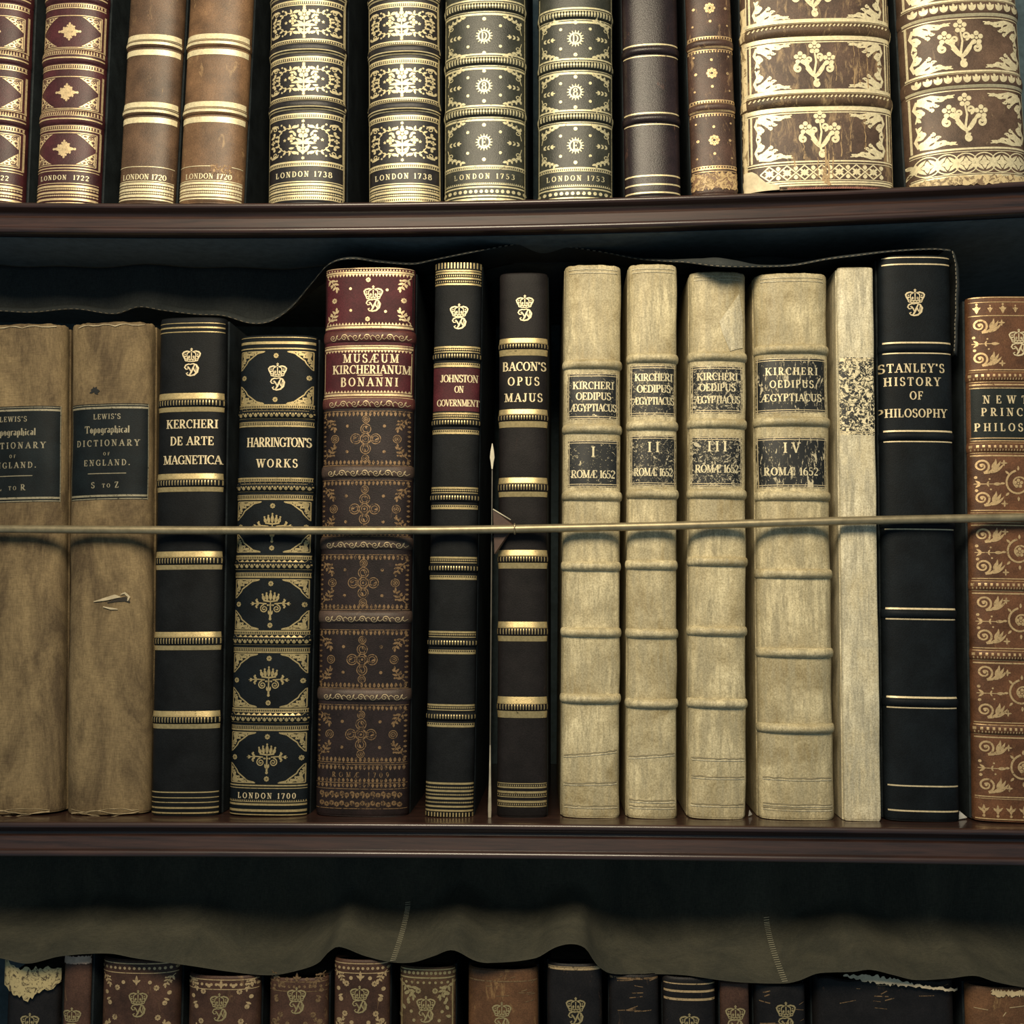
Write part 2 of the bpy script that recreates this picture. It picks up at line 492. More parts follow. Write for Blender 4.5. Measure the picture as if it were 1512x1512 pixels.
# ------------------------------------------------------------------ gold leaf drawn on a spine
class Foil:
    def __init__(s, book, off):
        s.b, s.off, s.v, s.f = book, off, [], []

    def V(s, u, v):
        s.v.append(s.b.S(u * s.b.s, v * s.b.s, s.off))
        return len(s.v) - 1

    def stroke(s, pts, ws, step=2.2):
        P2, W2 = [], []
        if isinstance(ws, (int, float)): ws = [ws] * len(pts)
        for i in range(len(pts) - 1):
            (x0, y0), (x1, y1) = pts[i], pts[i + 1]
            L = math.hypot(x1 - x0, y1 - y0)
            n = max(1, int(abs(x1 - x0) / step + 0.5), int(L / (step * 5)))
            for k in range(n):
                t = k / n
                P2.append((x0 + (x1 - x0) * t, y0 + (y1 - y0) * t))
                W2.append(ws[i] + (ws[i + 1] - ws[i]) * t)
        P2.append(pts[-1]); W2.append(ws[-1])
        ids = []
        n = len(P2)
        for i in range(n):
            a, b = P2[max(0, i - 1)], P2[min(n - 1, i + 1)]
            dx, dy = b[0] - a[0], b[1] - a[1]
            L = math.hypot(dx, dy) or 1
            nx, ny = -dy / L, dx / L
            h = W2[i] / 2
            x, y = P2[i]
            ids.append((s.V(x + nx * h, y + ny * h), s.V(x - nx * h, y - ny * h)))
        for i in range(n - 1):
            s.f.append((ids[i][0], ids[i][1], ids[i + 1][1], ids[i + 1][0]))

    def disc(s, x, y, r, n=10):
        c = s.V(x, y)
        ring = [s.V(x + r * math.cos(2 * math.pi * k / n), y + r * math.sin(2 * math.pi * k / n)) for k in range(n)]
        for k in range(n): s.f.append((c, ring[k], ring[(k + 1) % n]))

    def tri(s, a, b, c):
        s.f.append((s.V(*a), s.V(*b), s.V(*c)))

    def build_split(s, name, mat, parent, gap=0.005):
        # one mesh for each gilded compartment
        if not s.f: return
        par = list(range(len(s.v)))

        def find(i):
            while par[i] != i:
                par[i] = par[par[i]]
                i = par[i]
            return i
        for f in s.f:
            r = find(f[0])
            for i in f[1:]: par[find(i)] = r
        lo, hi = {}, {}
        for i, p in enumerate(s.v):
            r = find(i)
            lo[r] = min(lo.get(r, 9), p.z); hi[r] = max(hi.get(r, -9), p.z)
        order = sorted(lo, key=lambda r: lo[r])
        grp, g, top = {}, -1, -9
        for r in order:
            if lo[r] > top + gap: g += 1
            top = max(top, hi[r]); grp[r] = g
        for k in range(g + 1):
            vm, vs, fs = {}, [], []
            for f in s.f:
                if grp[find(f[0])] != k: continue
                q = []
                for i in f:
                    if i not in vm: vm[i] = len(vs); vs.append(s.v[i])
                    q.append(vm[i])
                fs.append(tuple(q))
            if fs: link_mesh(name, vs, fs, mat, parent)

    def build(s, name, mat, parent):
        if not s.f: return None
        return link_mesh(name, s.v, s.f, mat, parent, True)


class Pen:
    """draws in its own frame: origin, scale and mirror on a foil"""
    def __init__(s, F, cx, cy, sx=1.0, sy=None, rot=0.0):
        s.F, s.cx, s.cy, s.sx, s.sy = F, cx, cy, sx, sx if sy is None else sy
        s.c, s.s_ = math.cos(rot), math.sin(rot)
        s.k = (abs(s.sx) + abs(s.sy)) / 2

    def T(s, p):
        x, y = p[0] * s.sx, p[1] * s.sy
        return (s.cx + x * s.c - y * s.s_, s.cy + x * s.s_ + y * s.c)

    def stroke(s, pts, w):
        w = [a * s.k for a in w] if isinstance(w, (list, tuple)) else w * s.k
        s.F.stroke([s.T(p) for p in pts], w)

    def disc(s, x, y, r):
        X, Y = s.T((x, y)); s.F.disc(X, Y, r * s.k, 10)

    def ring(s, x, y, r, w, n=18):
        s.stroke([(x + r * math.cos(2 * math.pi * k / n), y + r * math.sin(2 * math.pi * k / n)) for k in range(n + 1)], w)

    def arc(s, x, y, rx, ry, a0, a1, w, n=14):
        s.stroke([(x + rx * math.cos(R(a0 + (a1 - a0) * k / n)), y + ry * math.sin(R(a0 + (a1 - a0) * k / n))) for k in range(n + 1)], w)

    def leaf(s, x, y, ang, L, w, bend=0.0):
        n = 7
        a = R(ang)
        pts, ws = [(x, y)], []
        for k in range(n):
            a += R(bend) / n
            px, py = pts[-1]
            pts.append((px + math.cos(a) * L / n, py + math.sin(a) * L / n))
        ws = [w * (0.12 + math.sin(math.pi * (i / n) ** 0.8)) * (1 if i < n else 0.3) for i in range(n + 1)]
        s.stroke(pts, ws)

    def spiral(s, x, y, r0, r1, a0, turns, w0, w1):
        n = int(abs(turns) * 18) + 4
        pts, ws = [], []
        for i in range(n + 1):
            t = i / n
            r = r0 + (r1 - r0) * t
            a = R(a0) + turns * 2 * math.pi * t
            pts.append((x + r * math.cos(a), y + r * math.sin(a)))
            ws.append(w0 + (w1 - w0) * t)
        s.stroke(pts, ws)
        s.disc(*pts[-1], w1 * 0.8)

    def flower(s, x, y, r, n=5, core=0.35):
        for k in range(n):
            a = 2 * math.pi * k / n + math.pi / 2
            s.disc(x + math.cos(a) * r * 0.66, y + math.sin(a) * r * 0.66, r * (0.37 if n > 4 else 0.42))
        s.disc(x, y, r * min(core, 0.22))

    def star(s, x, y, r, n=6):
        for k in range(n):
            a = 360 * k / n + 90
            s.leaf(x, y, a, r, r * 0.45)


def orn_crown(p):
    # crown one unit wide, standing on y = 0
    p.stroke([(-.36, 0), (-.18, -.035), (0, -.045), (.18, -.035), (.36, 0)], .06)
    p.stroke([(-.38, .11), (-.18, .075), (0, .065), (.18, .075), (.38, .11)], .05)
    p.stroke([(-.36, 0), (-.38, .11)], .05); p.stroke([(.36, 0), (.38, .11)], .05)
    for x in (-.24, -.08, .08, .24): p.disc(x, .03, .03)
    for sg in (-1, 1):
        p.stroke([(sg * .38, .11), (sg * .47, .28), (sg * .50, .40), (sg * .42, .49), (sg * .25, .54), (sg * .06, .50)], [.07, .08, .09, .09, .08, .06])
        p.stroke([(sg * .20, .10), (sg * .26, .26), (sg * .24, .42), (sg * .08, .50)], [.05, .06, .06, .05])
        p.disc(sg * .36, .24, .055); p.disc(sg * .13, .22, .06); p.disc(sg * .36, .36, .04)
        p.leaf(sg * .13, .12, 90, .18, .09)
    p.stroke([(0, .1), (0, .48)], .06)
    p.disc(0, .57, .055)
    p.stroke([(0, .58), (0, .72)], .05); p.stroke([(-.07, .655), (.07, .655)], .05)


def orn_mono(p):
    # interlaced script D, one unit high, centred
    p.stroke([(-.02, .40), (-.20, .44), (-.40, .36), (-.48, .18), (-.38, .04), (-.24, .06), (-.22, .18), (-.32, .22)], [.06, .09, .1, .1, .08, .06, .06, .05])
    p.stroke([(-.10, .42), (.12, .46), (.34, .36), (.46, .12), (.40, -.18), (.20, -.40), (-.06, -.46), (-.28, -.40), (-.36, -.28), (-.24, -.22)], [.06, .09, .12, .15, .15, .12, .1, .09, .08, .07])
    p.stroke([(.22, .40), (.10, .10), (-.02, -.20), (-.14, -.42)], [.08, .13, .13, .08])
    p.stroke([(-.24, .26), (-.12, .06), (-.04, -.14)], [.05, .1, .06])
    p.stroke([(-.04, -.14), (.12, .22)], [.05, .05])
    p.stroke([(.12, .22), (.20, -.06), (.28, -.2)], [.06, .09, .05])
    p.stroke([(.28, -.2), (.34, .3)], [.05, .05])


def orn_filigree(p):
    # unit right-angled corner piece in the corner (0,0), running to +x and +y
    p.stroke([(0, 0), (1, 0)], .05); p.stroke([(0, 0), (0, 1)], .05)
    p.stroke([(.96, .03), (.70, .10), (.52, .28), (.44, .36), (.30, .50), (.24, .66), (.03, .97)], [.04, .05, .06, .06, .06, .05, .04])
    p.spiral(.22, .22, .17, .03, 200, 1.3, .07, .05)
    p.spiral(.50, .14, .11, .02, 20, -1.2, .06, .04)
    p.spiral(.14, .50, .11, .02, 70, 1.2, .06, .04)
    p.spiral(.74, .07, .06, .02, 0, -1.0, .05, .04)
    p.spiral(.07, .74, .06, .02, 90, 1.0, .05, .04)
    for a, L in ((18, .5), (45, .34), (72, .5)): p.leaf(.06, .06, a, L, .10)
    p.leaf(.36, .08, 40, .22, .09); p.leaf(.08, .36, 50, .22, .09)
    p.disc(.34, .30, .05); p.disc(.62, .06, .04); p.disc(.06, .62, .04)


def corner_fill(B, x, py, w, h, dark):
    """solid gilt corner with scrolls left in leather"""
    n = 7
    v0 = B.v(py)
    for k in range(n):
        f0, f1 = k / n, (k + 1) / n
        e = lambda f: h * (1 - f) ** 1.25
        ids = [B.G.V(x + w * f0, v0), B.G.V(x + w * f1, v0), B.G.V(x + w * f1, v0 + e(f1)), B.G.V(x + w * f0, v0 + e(f0))]
        B.G.f.append(tuple(ids))
    p = Pen(dark, x, v0, w, h)
    p.spiral(.24, .24, .15, .03, 200, 1.3, .05, .05)
    p.spiral(.52, .15, .09, .02, 20, -1.2, .05, .04); p.spiral(.15, .52, .09, .02, 70, 1.2, .05, .04)
    p.stroke([(.04, .04), (.12, .10), (.08, .30)], .05); p.stroke([(.10, .04), (.34, .08)], .05)
    p.leaf(.40, .32, 20, .16, .07); p.leaf(.32, .40, 70, .16, .07); p.leaf(.66, .06, 20, .14, .06); p.leaf(.06, .66, 70, .14, .06)


def orn_acanthus(p):
    # unit leafy corner of big floral volumes: corner at (0,0), long arms
    p.spiral(.30, .26, .22, .04, 230, 1.25, .085, .05)
    p.stroke([(.08, .10), (.02, .4), (.10, .68), (.04, .98)], [.07, .09, .07, .03])
    p.stroke([(.10, .06), (.4, .02), (.70, .12), (1.0, .05)], [.07, .09, .07, .03])
    for x, a, L in ((.22, 78, .26), (.42, 62, .28), (.60, 48, .24), (.78, 40, .18)):
        p.leaf(x, .07, a, L, .105, -40)
    for y, a, L in ((.22, 12, .24), (.44, 26, .26), (.62, 38, .22), (.80, 48, .15)):
        p.leaf(.06, y, a, L, .105, 40)
    p.spiral(.66, .16, .09, .02, 150, -1.1, .07, .04)
    p.spiral(.15, .64, .09, .02, 300, 1.1, .07, .04)
    p.leaf(.1, .1, 45, .36, .10)
    p.flower(.17, .17, .12)
    for a, L in ((30, .34), (60, .34), (12, .42), (78, .42)): p.leaf(.20, .20, a, L, .07, 30 if a < 45 else -30)
    p.spiral(.52, .40, .07, .02, 0, 1.1, .05, .03); p.spiral(.40, .56, .07, .02, 90, -1.1, .05, .03)
    p.leaf(.84, .08, 30, .16, .08); p.leaf(.08, .84, 60, .16, .08)
    p.disc(.46, .34, .05); p.disc(.34, .48, .04)


def orn_bouquet(p):
    # unit bouquet: three flowers over curling stems
    p.flower(0, .46, .17); p.flower(-.40, .20, .17); p.flower(.40, .16, .17)
    p.stroke([(0, .34), (.04, .10), (-.02, -.2), (.04, -.42)], [.04, .05, .06, .06])
    p.stroke([(-.36, .08), (-.16, -.05), (0, -.28)], [.035, .045, .06])
    p.stroke([(.38, .04), (.20, -.02), (.03, -.26)], [.035, .045, .06])
    p.spiral(.13, .22, .10, .03, 270, 1.1, .06, .05)
    p.spiral(-.15, .14, .09, .03, 270, -1.1, .06, .05)
    p.leaf(-.02, -.22, 150, .50, .10, -50); p.leaf(.04, -.22, 25, .42, .10, 50)
    p.leaf(-.02, -.30, 120, .34, .08, 30); p.leaf(.04, -.30, 60, .3, .08, -30)
    p.spiral(.40, -.08, .11, .03, 90, -1.1, .08, .05); p.spiral(-.46, -.06, .11, .03, 90, 1.1, .08, .05)
    p.spiral(.06, -.46, .09, .03, 60, 1.2, .08, .05)
    p.leaf(.02, -.4, 280, .16, .1)


def orn_lozenge(p):
    # small lozenge shaped fleuron
    for a in range(0, 360, 45):
        L = .48 if a % 180 == 0 else (.42 if a % 90 == 0 else .30)
        p.leaf(0, 0, a, L, .17)
        if a % 90:
            p.spiral(.22 * math.cos(R(a)), .22 * math.sin(R(a)), .12, .03, a, 1.2, .08, .06)
    p.flower(0, 0, .15, 6)
    for a in (0, 180): p.disc(.46 * math.cos(R(a)), 0, .06)
    for a in (90, 270): p.flower(0, .32 * math.sin(R(a)), .13, 4); p.disc(0, .44 * math.sin(R(a)), .05)


def orn_tulip(p):
    # central spray of the 1738 volumes
    p.flower(0, .26, .22, 5, .3)
    p.disc(0, .50, .05)
    for a, L, w in ((12, .46, .10), (168, .46, .10), (46, .34, .10), (134, .34, .10)):
        p.leaf(0, -.14, a, L, w, 20 if a > 90 else -20)
    for sg in (-1, 1):
        p.flower(sg * .42, .05, .13, 4); p.leaf(sg * .26, .12, 90 - sg * 30, .22, .08)
        p.leaf(sg * .05, -.44, 90 - sg * 48, .34, .10, sg * 30); p.leaf(sg * .03, -.30, 90 - sg * 70, .26, .07)
    p.stroke([(0, .1), (0, -.45)], [.04, .06]); p.leaf(0, -.34, 270, .18, .13)


def orn_wreath(p, hw, hh):
    # left half of the 1738 wreath, mirrored by the caller; spans hw x hh (pixels)
    p.arc(-hw * .42, 0, hw * .30, hh * .62, 70, 290, [1.2] * 15)
    for k in range(9):
        a = 78 + k * 25.5
        x, y = -hw * .42 + hw * .30 * math.cos(R(a)), hh * .62 * math.sin(R(a))
        p.leaf(x, y, a + (28 if a < 180 else -28), 7, 3.0)
        p.leaf(x, y, a + 180 + 60 * (-1 if a < 180 else 1), 4, 2)
    for sg in (-1, 1):
        p.leaf(-hw * .32, sg * hh * .62, sg * 35, 12, 4.4, -sg * 50)
        p.leaf(-hw * .40, sg * hh * .42, sg * 20 + (0), 9, 3.2, -sg * 40)
        p.leaf(-hw * .93, sg * hh * .86, -sg * 30, 13, 4.2, sg * 40)
        p.spiral(-hw * .80, sg * hh * .68, 5, 1, 0, sg * 1.2, 1.6, 1.1)
        p.leaf(-hw * .95, sg * hh * .25, -sg * 10, 9, 3.8, sg * 60)
        p.disc(-hw * .62, sg * hh * .82, 1.6); p.disc(-hw * .84, sg * hh * .42, 2.2); p.disc(-hw * .14, sg * hh * .75, 1.4)
        p.leaf(-hw * .98, sg * hh * .62, sg * 60, 7, 3, 0)
    p.flower(-hw * .88, 0, 3.6, 4); p.star(-hw * .52, 0, 2.8, 5); p.disc(-hw * .70, 0, 1.4)


def orn_green(p, hw, hh, ch):
    p.ring(0, 0, 8.6, 2.2)
    for k in range(16):
        a = 22.5 * k
        p.stroke([(9.2 * math.cos(R(a)), 9.2 * math.sin(R(a))), (13.2 * math.cos(R(a)), 13.2 * math.sin(R(a)))], [2.2, .7])
    wd, gs = glyph(ch)
    for pts, ws in gs:
        p.stroke([((x - wd / 2) * 12, (y - .5) * 12) for x, y in pts], [a * 12 for a in ws])
    for k in range(5): p.disc(-4.4 + 2.2 * k, -6.6, .9)
    for sx in (-1, 1):
        p.disc(0, sx * hh * .80, 3.0)
        for sy in (-1, 1):
            p.disc(sx * hw * .42, sy * hh * .48, 2.4)
            for k in range(4):
                x, y = sx * hw * (.92 - k * .11), sy * hh * (.62 + k * .085)
                p.leaf(x, y, 90 - sx * (10 + 0) if sy > 0 else 270 + sx * 10, 6, 3.0, 0)
                p.leaf(x, y, 90 + sx * 75 if sy > 0 else 270 - sx * 75, 7, 3.4, 0)
            p.spiral(sx * hw * .86, sy * hh * .52, 4.6, 1, 90 * sy, -sx * sy * 1.2, 1.6, 1.0)
            p.stroke([(sx * hw * .95, sy * hh * .2), (sx * hw * .88, sy * hh * .7), (sx * hw * .55, sy * hh * .93)], [1.0, 1.2, 1.0])
        for k in range(3):
            p.leaf(sx * hw * (.90 - k * .1), 0, 90 + sx * 50, 5.4, 2.4); p.leaf(sx * hw * (.90 - k * .1), 0, 270 - sx * 50, 5.4, 2.4)
        p.leaf(sx * hw * .70, 0, 90 + sx * 90, 7, 2.6)


def orn_rosette(p, r=6.0):
    p.ring(0, 0, r, 1.2); p.ring(0, 0, r * .55, 1.1); p.disc(0, 0, r * .25)


def orn_daisy(p, r=5.0):
    for k in range(8):
        a = 45 * k
        p.disc(r * .68 * math.cos(R(a)), r * .68 * math.sin(R(a)), r * .27)
    p.ring(0, 0, r * .32, r * .18)


def orn_knot(p):
    # quatrefoil interlace, 48 px across
    p.ring(0, 0, 8, 1.2); p.ring(0, 0, 4.6, 1.2); p.disc(0, 0, 1.8)
    for k in range(4):
        a = 90 * k
        x, y = 15 * math.cos(R(a)), 15 * math.sin(R(a))
        p.arc(x, y, 7.6, 7.6, a - 150, a + 150, 1.3)
        p.arc(x, y, 4.6, 4.6, a - 100, a + 200, 1.0)
        q = a + 45
        p.arc(13 * math.cos(R(q)), 13 * math.sin(R(q)), 6.5, 6.5, q + 100, q + 260, 1.1)
        p.leaf(20 * math.cos(R(a)), 20 * math.sin(R(a)), a + 180, 7, 2.4, 40)


def orn_spray(p):
    # little leafy corner spray growing to +x,+y from the corner, ~22 px
    p.stroke([(0, 0), (7, 6), (13, 14), (15, 20)], [1.4, 1.3, 1.2, .8])
    for x, y, a, L in ((4, 3, 95, 9), (5, 4, 0, 10), (9, 9, 105, 8), (10, 9, 5, 9), (13, 14, 120, 7), (14, 15, 30, 7), (15, 18, 75, 6)):
        p.leaf(x, y, a, L, 3.2, 20)
    p.disc(6, 12, 1.6); p.disc(15, 5, 1.6)


def orn_harr(p):
    # coronet over two volutes with side spears, about 62 px wide
    p.stroke([(-11, 6), (0, 4.4), (11, 6)], 2.4)
    for x, h in ((-11, 9), (-5.6, 11), (0, 14), (5.6, 11), (11, 9)):
        p.leaf(x * .86, 6, 90 - x * 1.8, h, 4.4); p.disc(x * 1.12, 6 + h, 1.5)
    for sg in (-1, 1):
        p.spiral(sg * 9.6, -6.5, 6.2, 1.2, 90, -sg * 1.6, 1.8, 1.4)
        p.stroke([(sg * 6, 1), (sg * 16, 2), (sg * 31, 1)], [2, 1.8, .8])
        p.leaf(sg * 18, 1.6, 90 - sg * 45, 8, 3); p.leaf(sg * 18, 1.6, 270 + sg * 45, 8, 3); p.disc(sg * 21, 7.4, 1.4); p.disc(sg * 21, -4.6, 1.4)
        p.leaf(sg * 25, 1.2, 90 - sg * 60, 5, 2.2); p.leaf(sg * 25, 1.2, 270 + sg * 60, 5, 2.2)
        p.leaf(0, -16, 90 - sg * 50, 8, 2.8, sg * 50); p.disc(sg * 4, -1, 1.5)
    p.stroke([(0, 4), (0, -20)], [1.6, 3.0]); p.disc(0, -22, 2.2); p.disc(0, -1, 2)


def orn_scroll(p):
    # big acanthus volute, about 44 px wide
    p.spiral(10, 9, 11, 2.0, 285, 1.55, 3.2, 2.0)
    p.stroke([(13, -2), (20, -1), (26, 4), (30, 10)], [3.0, 3.6, 3.0, 1.6])
    p.leaf(20, -1, 2, 25, 4.2, 55); p.leaf(23, 1, 28, 21, 4.4, 40); p.leaf(25, 4, 58, 17, 4.2, 30); p.leaf(24, 4, 84, 14, 3.4, -30)
    p.disc(10, 9, 2.0)


def orn_arrow(p):
    p.stroke([(0, 0), (40, 0)], 1.4)
    p.leaf(30, 0, 0, 14, 5); p.leaf(10, 0, 140, 10, 3.4); p.leaf(10, 0, 220, 10, 3.4); p.leaf(20, 0, 60, 6, 2.6); p.leaf(20, 0, 300, 6, 2.6)
    p.disc(3, 12, 2.6); p.disc(24, 9, 1.7); p.disc(4, -12, 2.6); p.disc(26, -10, 1.7)


# ------------------------------------------------------------------ books
ROW = {1: dict(tip=-0.019, z=Z1), 2: dict(tip=0.0, z=Z2), 3: dict(tip=-0.005, z=Z3)}
BOOKS = []


class Book:
    def __init__(s, name, label, row, quad, mat, kb=0.5, p=2.8, H=None, dtip=0.0, rz=0.0, group=None, ragged=0.0, depth=0.16,
                 board=None, jitter=0.0):
        xlb, xrb, yb, xlt, xrt, yt = quad
        tip = ROW[row]['tip'] + dtip
        zf = ROW[row]['z']
        s.s = (tip - CAM.y) / FPX
        a0 = (xrb - xlb + xrt - xlt) / 4 * s.s
        b = kb * a0
        Ye = tip + b
        BL, BR, TL, TR = P(xlb, yb, Ye), P(xrb, yb, Ye), P(xlt, yt, Ye), P(xrt, yt, Ye)
        s.a = (BR.x - BL.x + TR.x - TL.x) / 4
        s.bb, s.p = kb * s.a, p
        xb, xt = (BL.x + BR.x) / 2, (TL.x + TR.x) / 2
        zb0, zt = (BL.z + BR.z) / 2, P((xlt + xrt) / 2, yt, tip).z
        lean = math.atan2(xt - xb, zt - zb0)
        if row == 3: lean *= 0.0
        zb = zf(xb) + s.a * abs(math.sin(lean)) + 0.0002
        if row == 1: xb += (zb - zb0) * math.tan(lean)
        s.H = H or (zt - zb) / math.cos(lean)
        s.root = bpy.data.objects.new(name, None)
        s.root.empty_display_size = 0.03
        COL.objects.link(s.root)
        s.root.location = (xb, tip + s.bb, zb)
        s.root.rotation_euler = (0, lean, R(rz))
        tag(s.root, label, 'book', group)
        s.M = Matrix.Translation((xb, tip + s.bb, zb)) @ Euler((0, lean, R(rz))).to_matrix().to_4x4()
        s.bands = []
        s.mat, s.ragged, s.depth, s.jit = mat, ragged, depth, jitter
        s.board = board or (mat if 'vellum' in mat.name or 'buckram' in mat.name else M['board_gap_shade'])
        s.label = None
        s.sd = random.random() * 100
        s.G = Foil(s, 0.00022)
        s.L = Foil(s, 0.00030)
        BOOKS.append(s)

    # surface point: x across, z up, off = height above the leather
    def S(s, x, z, off):
        t = max(-0.9995, min(0.9995, x / s.a))
        yb = -s.bb * (1 - abs(t) ** s.p) ** (1 / s.p)
        nx = math.copysign(abs(t) ** (s.p - 1) / s.a, t)
        ny = -((abs(yb) / s.bb) ** (s.p - 1)) / s.bb
        L = math.hypot(nx, ny)
        bump = off
        for zc, hw, h in s.bands:
            q = (z - zc) / hw
            if abs(q) < 1: bump += h * (1 - q * q) ** 0.62
        bump = off + (bump - off) * (1 - 0.65 * t ** 4) + s.wob(x, z)
        return Vector((t * s.a + nx / L * bump, yb + ny / L * bump, z))

    def wob(s, x, z):
        if not s.jit: return 0.0
        return s.jit * (math.sin(x * 260 + s.sd) * math.sin(z * 47 + s.sd * 2) + 0.6 * math.sin(z * 113 + x * 90 + s.sd))

    def z(s, py):
        lo, hi = -0.1, 0.6
        for _ in range(40):
            m = (lo + hi) / 2
            if proj(s.M @ Vector((0, -s.bb, m)))[1] > py: lo = m
            else: hi = m
        return lo

    def v(s, py): return s.z(py) / s.s
    def ax(s, py): return proj(s.M @ Vector((0, -s.bb, s.z(py))))[0]
    @property
    def hw(s): return s.a / s.s

    # --- solid parts
    def body(s, cap=0.0022, bottom_gap=0.0):
        nx, nz = 44, 60
        a, H = s.a, s.H
        zs = [0.0, 0.0008, 0.002] + [0.002 + (H - 0.004) * k / nz for k in range(1, nz + 1)] + [H - 0.0011, H - 0.0003, H]
        ins = [0.0010, 0.0003, 0] + [0] * nz + [0.0002, 0.0006, 0.0014]
        phis = [-math.pi / 2 + math.pi * k / nx for k in range(nx + 1)]
        vs, fs = [], []
        keep, s.bands = s.bands, []
        rnd = [random.random() for _ in range(nx + 1)]
        for i, (z, q) in enumerate(zip(zs, ins)):
            for j, ph in enumerate(phis):
                x = s.a * math.copysign(abs(math.sin(ph)) ** (2 / s.p), math.sin(ph)) if abs(ph) < 1.5707 else math.copysign(s.a, ph)
                zz = z
                if s.ragged and i > nz:
                    zz -= s.ragged * (0.5 * rnd[j] + 0.5 * (0.5 + 0.5 * math.sin(j * 0.7 + s.sd)))
                pt = s.S(x, zz, -q)
                if abs(ph) > 1.5706: pt.x = math.copysign(s.a - q, ph); pt.y = 0
                vs.append(pt)
        n = nx + 1
        fs += grid_faces(len(zs), n)
        # close the back of the spine
        b0 = len(vs)
        for z in (0.0, H - s.ragged):
            vs.append(Vector((s.a, 0.003, z))); vs.append(Vector((-s.a, 0.003, z)))
        top = (len(zs) - 1) * n
        fs.append((b0, b0 + 1) + tuple(range(0, n)))
        fs.append(tuple(range(top + n - 1, top - 1, -1)) + (b0 + 3, b0 + 2))
        s.bands = keep
        link_mesh('spine', vs, fs, s.mat, s.root)
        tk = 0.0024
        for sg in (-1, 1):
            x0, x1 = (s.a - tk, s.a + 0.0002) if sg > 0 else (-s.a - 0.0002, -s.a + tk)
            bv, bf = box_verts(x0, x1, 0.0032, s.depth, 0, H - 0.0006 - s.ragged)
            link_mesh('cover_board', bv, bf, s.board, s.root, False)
        bv, bf = box_verts(-s.a + tk + .0002, s.a - tk - .0002, 0.0034, s.depth - 0.004, 0.003, H - 0.004 - s.ragged)
        link_mesh('text_block', bv, bf, M['pages'], s.root, False)

    def band(s, py, hpx, h, mat=None):
        """one raised band, py = its middle in the picture"""
        zc, hw = s.z(py), hpx * s.s / 2
        s.bands.append((zc, hw, h))
        nx, nq = 44, 10
        vs = []
        for i in range(nq + 1):
            q = -1 + 2 * i / nq
            q = math.copysign(abs(q) ** 0.8, q)
            for j in range(nx + 1):
                ph = -math.pi / 2 * 0.985 + math.pi * 0.985 * j / nx
                x = s.a * math.copysign(abs(math.sin(ph)) ** (2 / s.p), math.sin(ph))
                vs.append(s.S(x, zc + q * hw, 0.00004))
        link_mesh('raised_band', vs, grid_faces(nq + 1, nx + 1), mat or s.mat, s.root)

    def patch(s, name, py0, py1, mat, fx=0.97, off=0.00010, x0=None, x1=None, rag=0.0, label=None):
        z1, z0 = s.z(py0), s.z(py1)
        nx, nz = 40, max(4, int((z1 - z0) / 0.0012))
        nz = min(nz, 60)
        A = -s.a * fx if x0 is None else x0 * s.s
        B = s.a * fx if x1 is None else x1 * s.s
        vs = []
        for i in range(nz + 1):
            for j in range(nx + 1):
                x, z = A + (B - A) * j / nx, z0 + (z1 - z0) * i / nz
                if rag and i in (0, nz): z += (random.random() - .5) * rag * s.s
                if rag and j in (0, nx): x += (random.random() - .5) * rag * s.s
                vs.append(s.S(x, z, off))
        o = link_mesh(name, vs, grid_faces(nz + 1, nx + 1), mat, s.root)
        if label: o['label'] = label
        if 'label' in name or 'title' in name: s.label = o
        return o

    # --- gilding
    def xs(s, fx, n=36):
        out = []
        for k in range(n + 1):
            ph = (-1 + 2 * k / n) * math.asin(min(1, fx ** (s.p / 2)))
            out.append(math.copysign(abs(math.sin(ph)) ** (2 / s.p), math.sin(ph)) * s.hw)
        return out

    def rule(s, py, th, fx=0.97, F=None):
        F = F or s.G
        v = s.v(py)
        F.stroke([(x, v) for x in s.xs(fx)], th, 50)

    def rules(s, *a, fx=0.97):
        for py, th in a: s.rule(py, th, fx)

    def hatch(s, py, h, step=4.0, w=1.8, fx=0.95, slant=0.0):
        v = s.v(py)
        n = int(2 * s.hw * fx / step)
        for k in range(n + 1):
            x = -s.hw * fx + 2 * s.hw * fx * k / n
            s.G.stroke([(x - slant + slant * q / 3, v - h / 2 + h * q / 6) for q in range(7)], w)

    def beads(s, py, r, step, fx=0.95):
        v = s.v(py)
        n = int(2 * s.hw * fx / step)
        for k in range(n + 1): s.G.disc(-s.hw * fx + 2 * s.hw * fx * k / n, v, r, 7)

    def saw(s, py, h, step, fx=0.95, leafy=False):
        """teeth; positive h points up"""
        v = s.v(py)
        n = int(2 * s.hw * fx / step)
        for k in range(n):
            x0 = -s.hw * fx + 2 * s.hw * fx * k / n
            x1 = -s.hw * fx + 2 * s.hw * fx * (k + 1) / n
            if leafy:
                pn = Pen(s.G, (x0 + x1) / 2, v)
                pn.leaf(0, 0, 90 if h > 0 else 270, abs(h), step * .62)
            else:
                s.G.tri((x0, v), (x1, v), ((x0 + x1) / 2, v + h))

    def vline(s, x, py0, py1, w):
        s.G.stroke([(x, s.v(py1)), (x, s.v(py0))], w)

    def frame(s, py0, py1, fx, w):
        s.rule(py0, w, fx); s.rule(py1, w, fx)
        for sg in (-1, 1): s.vline(sg * s.hw * fx, py0, py1, w)

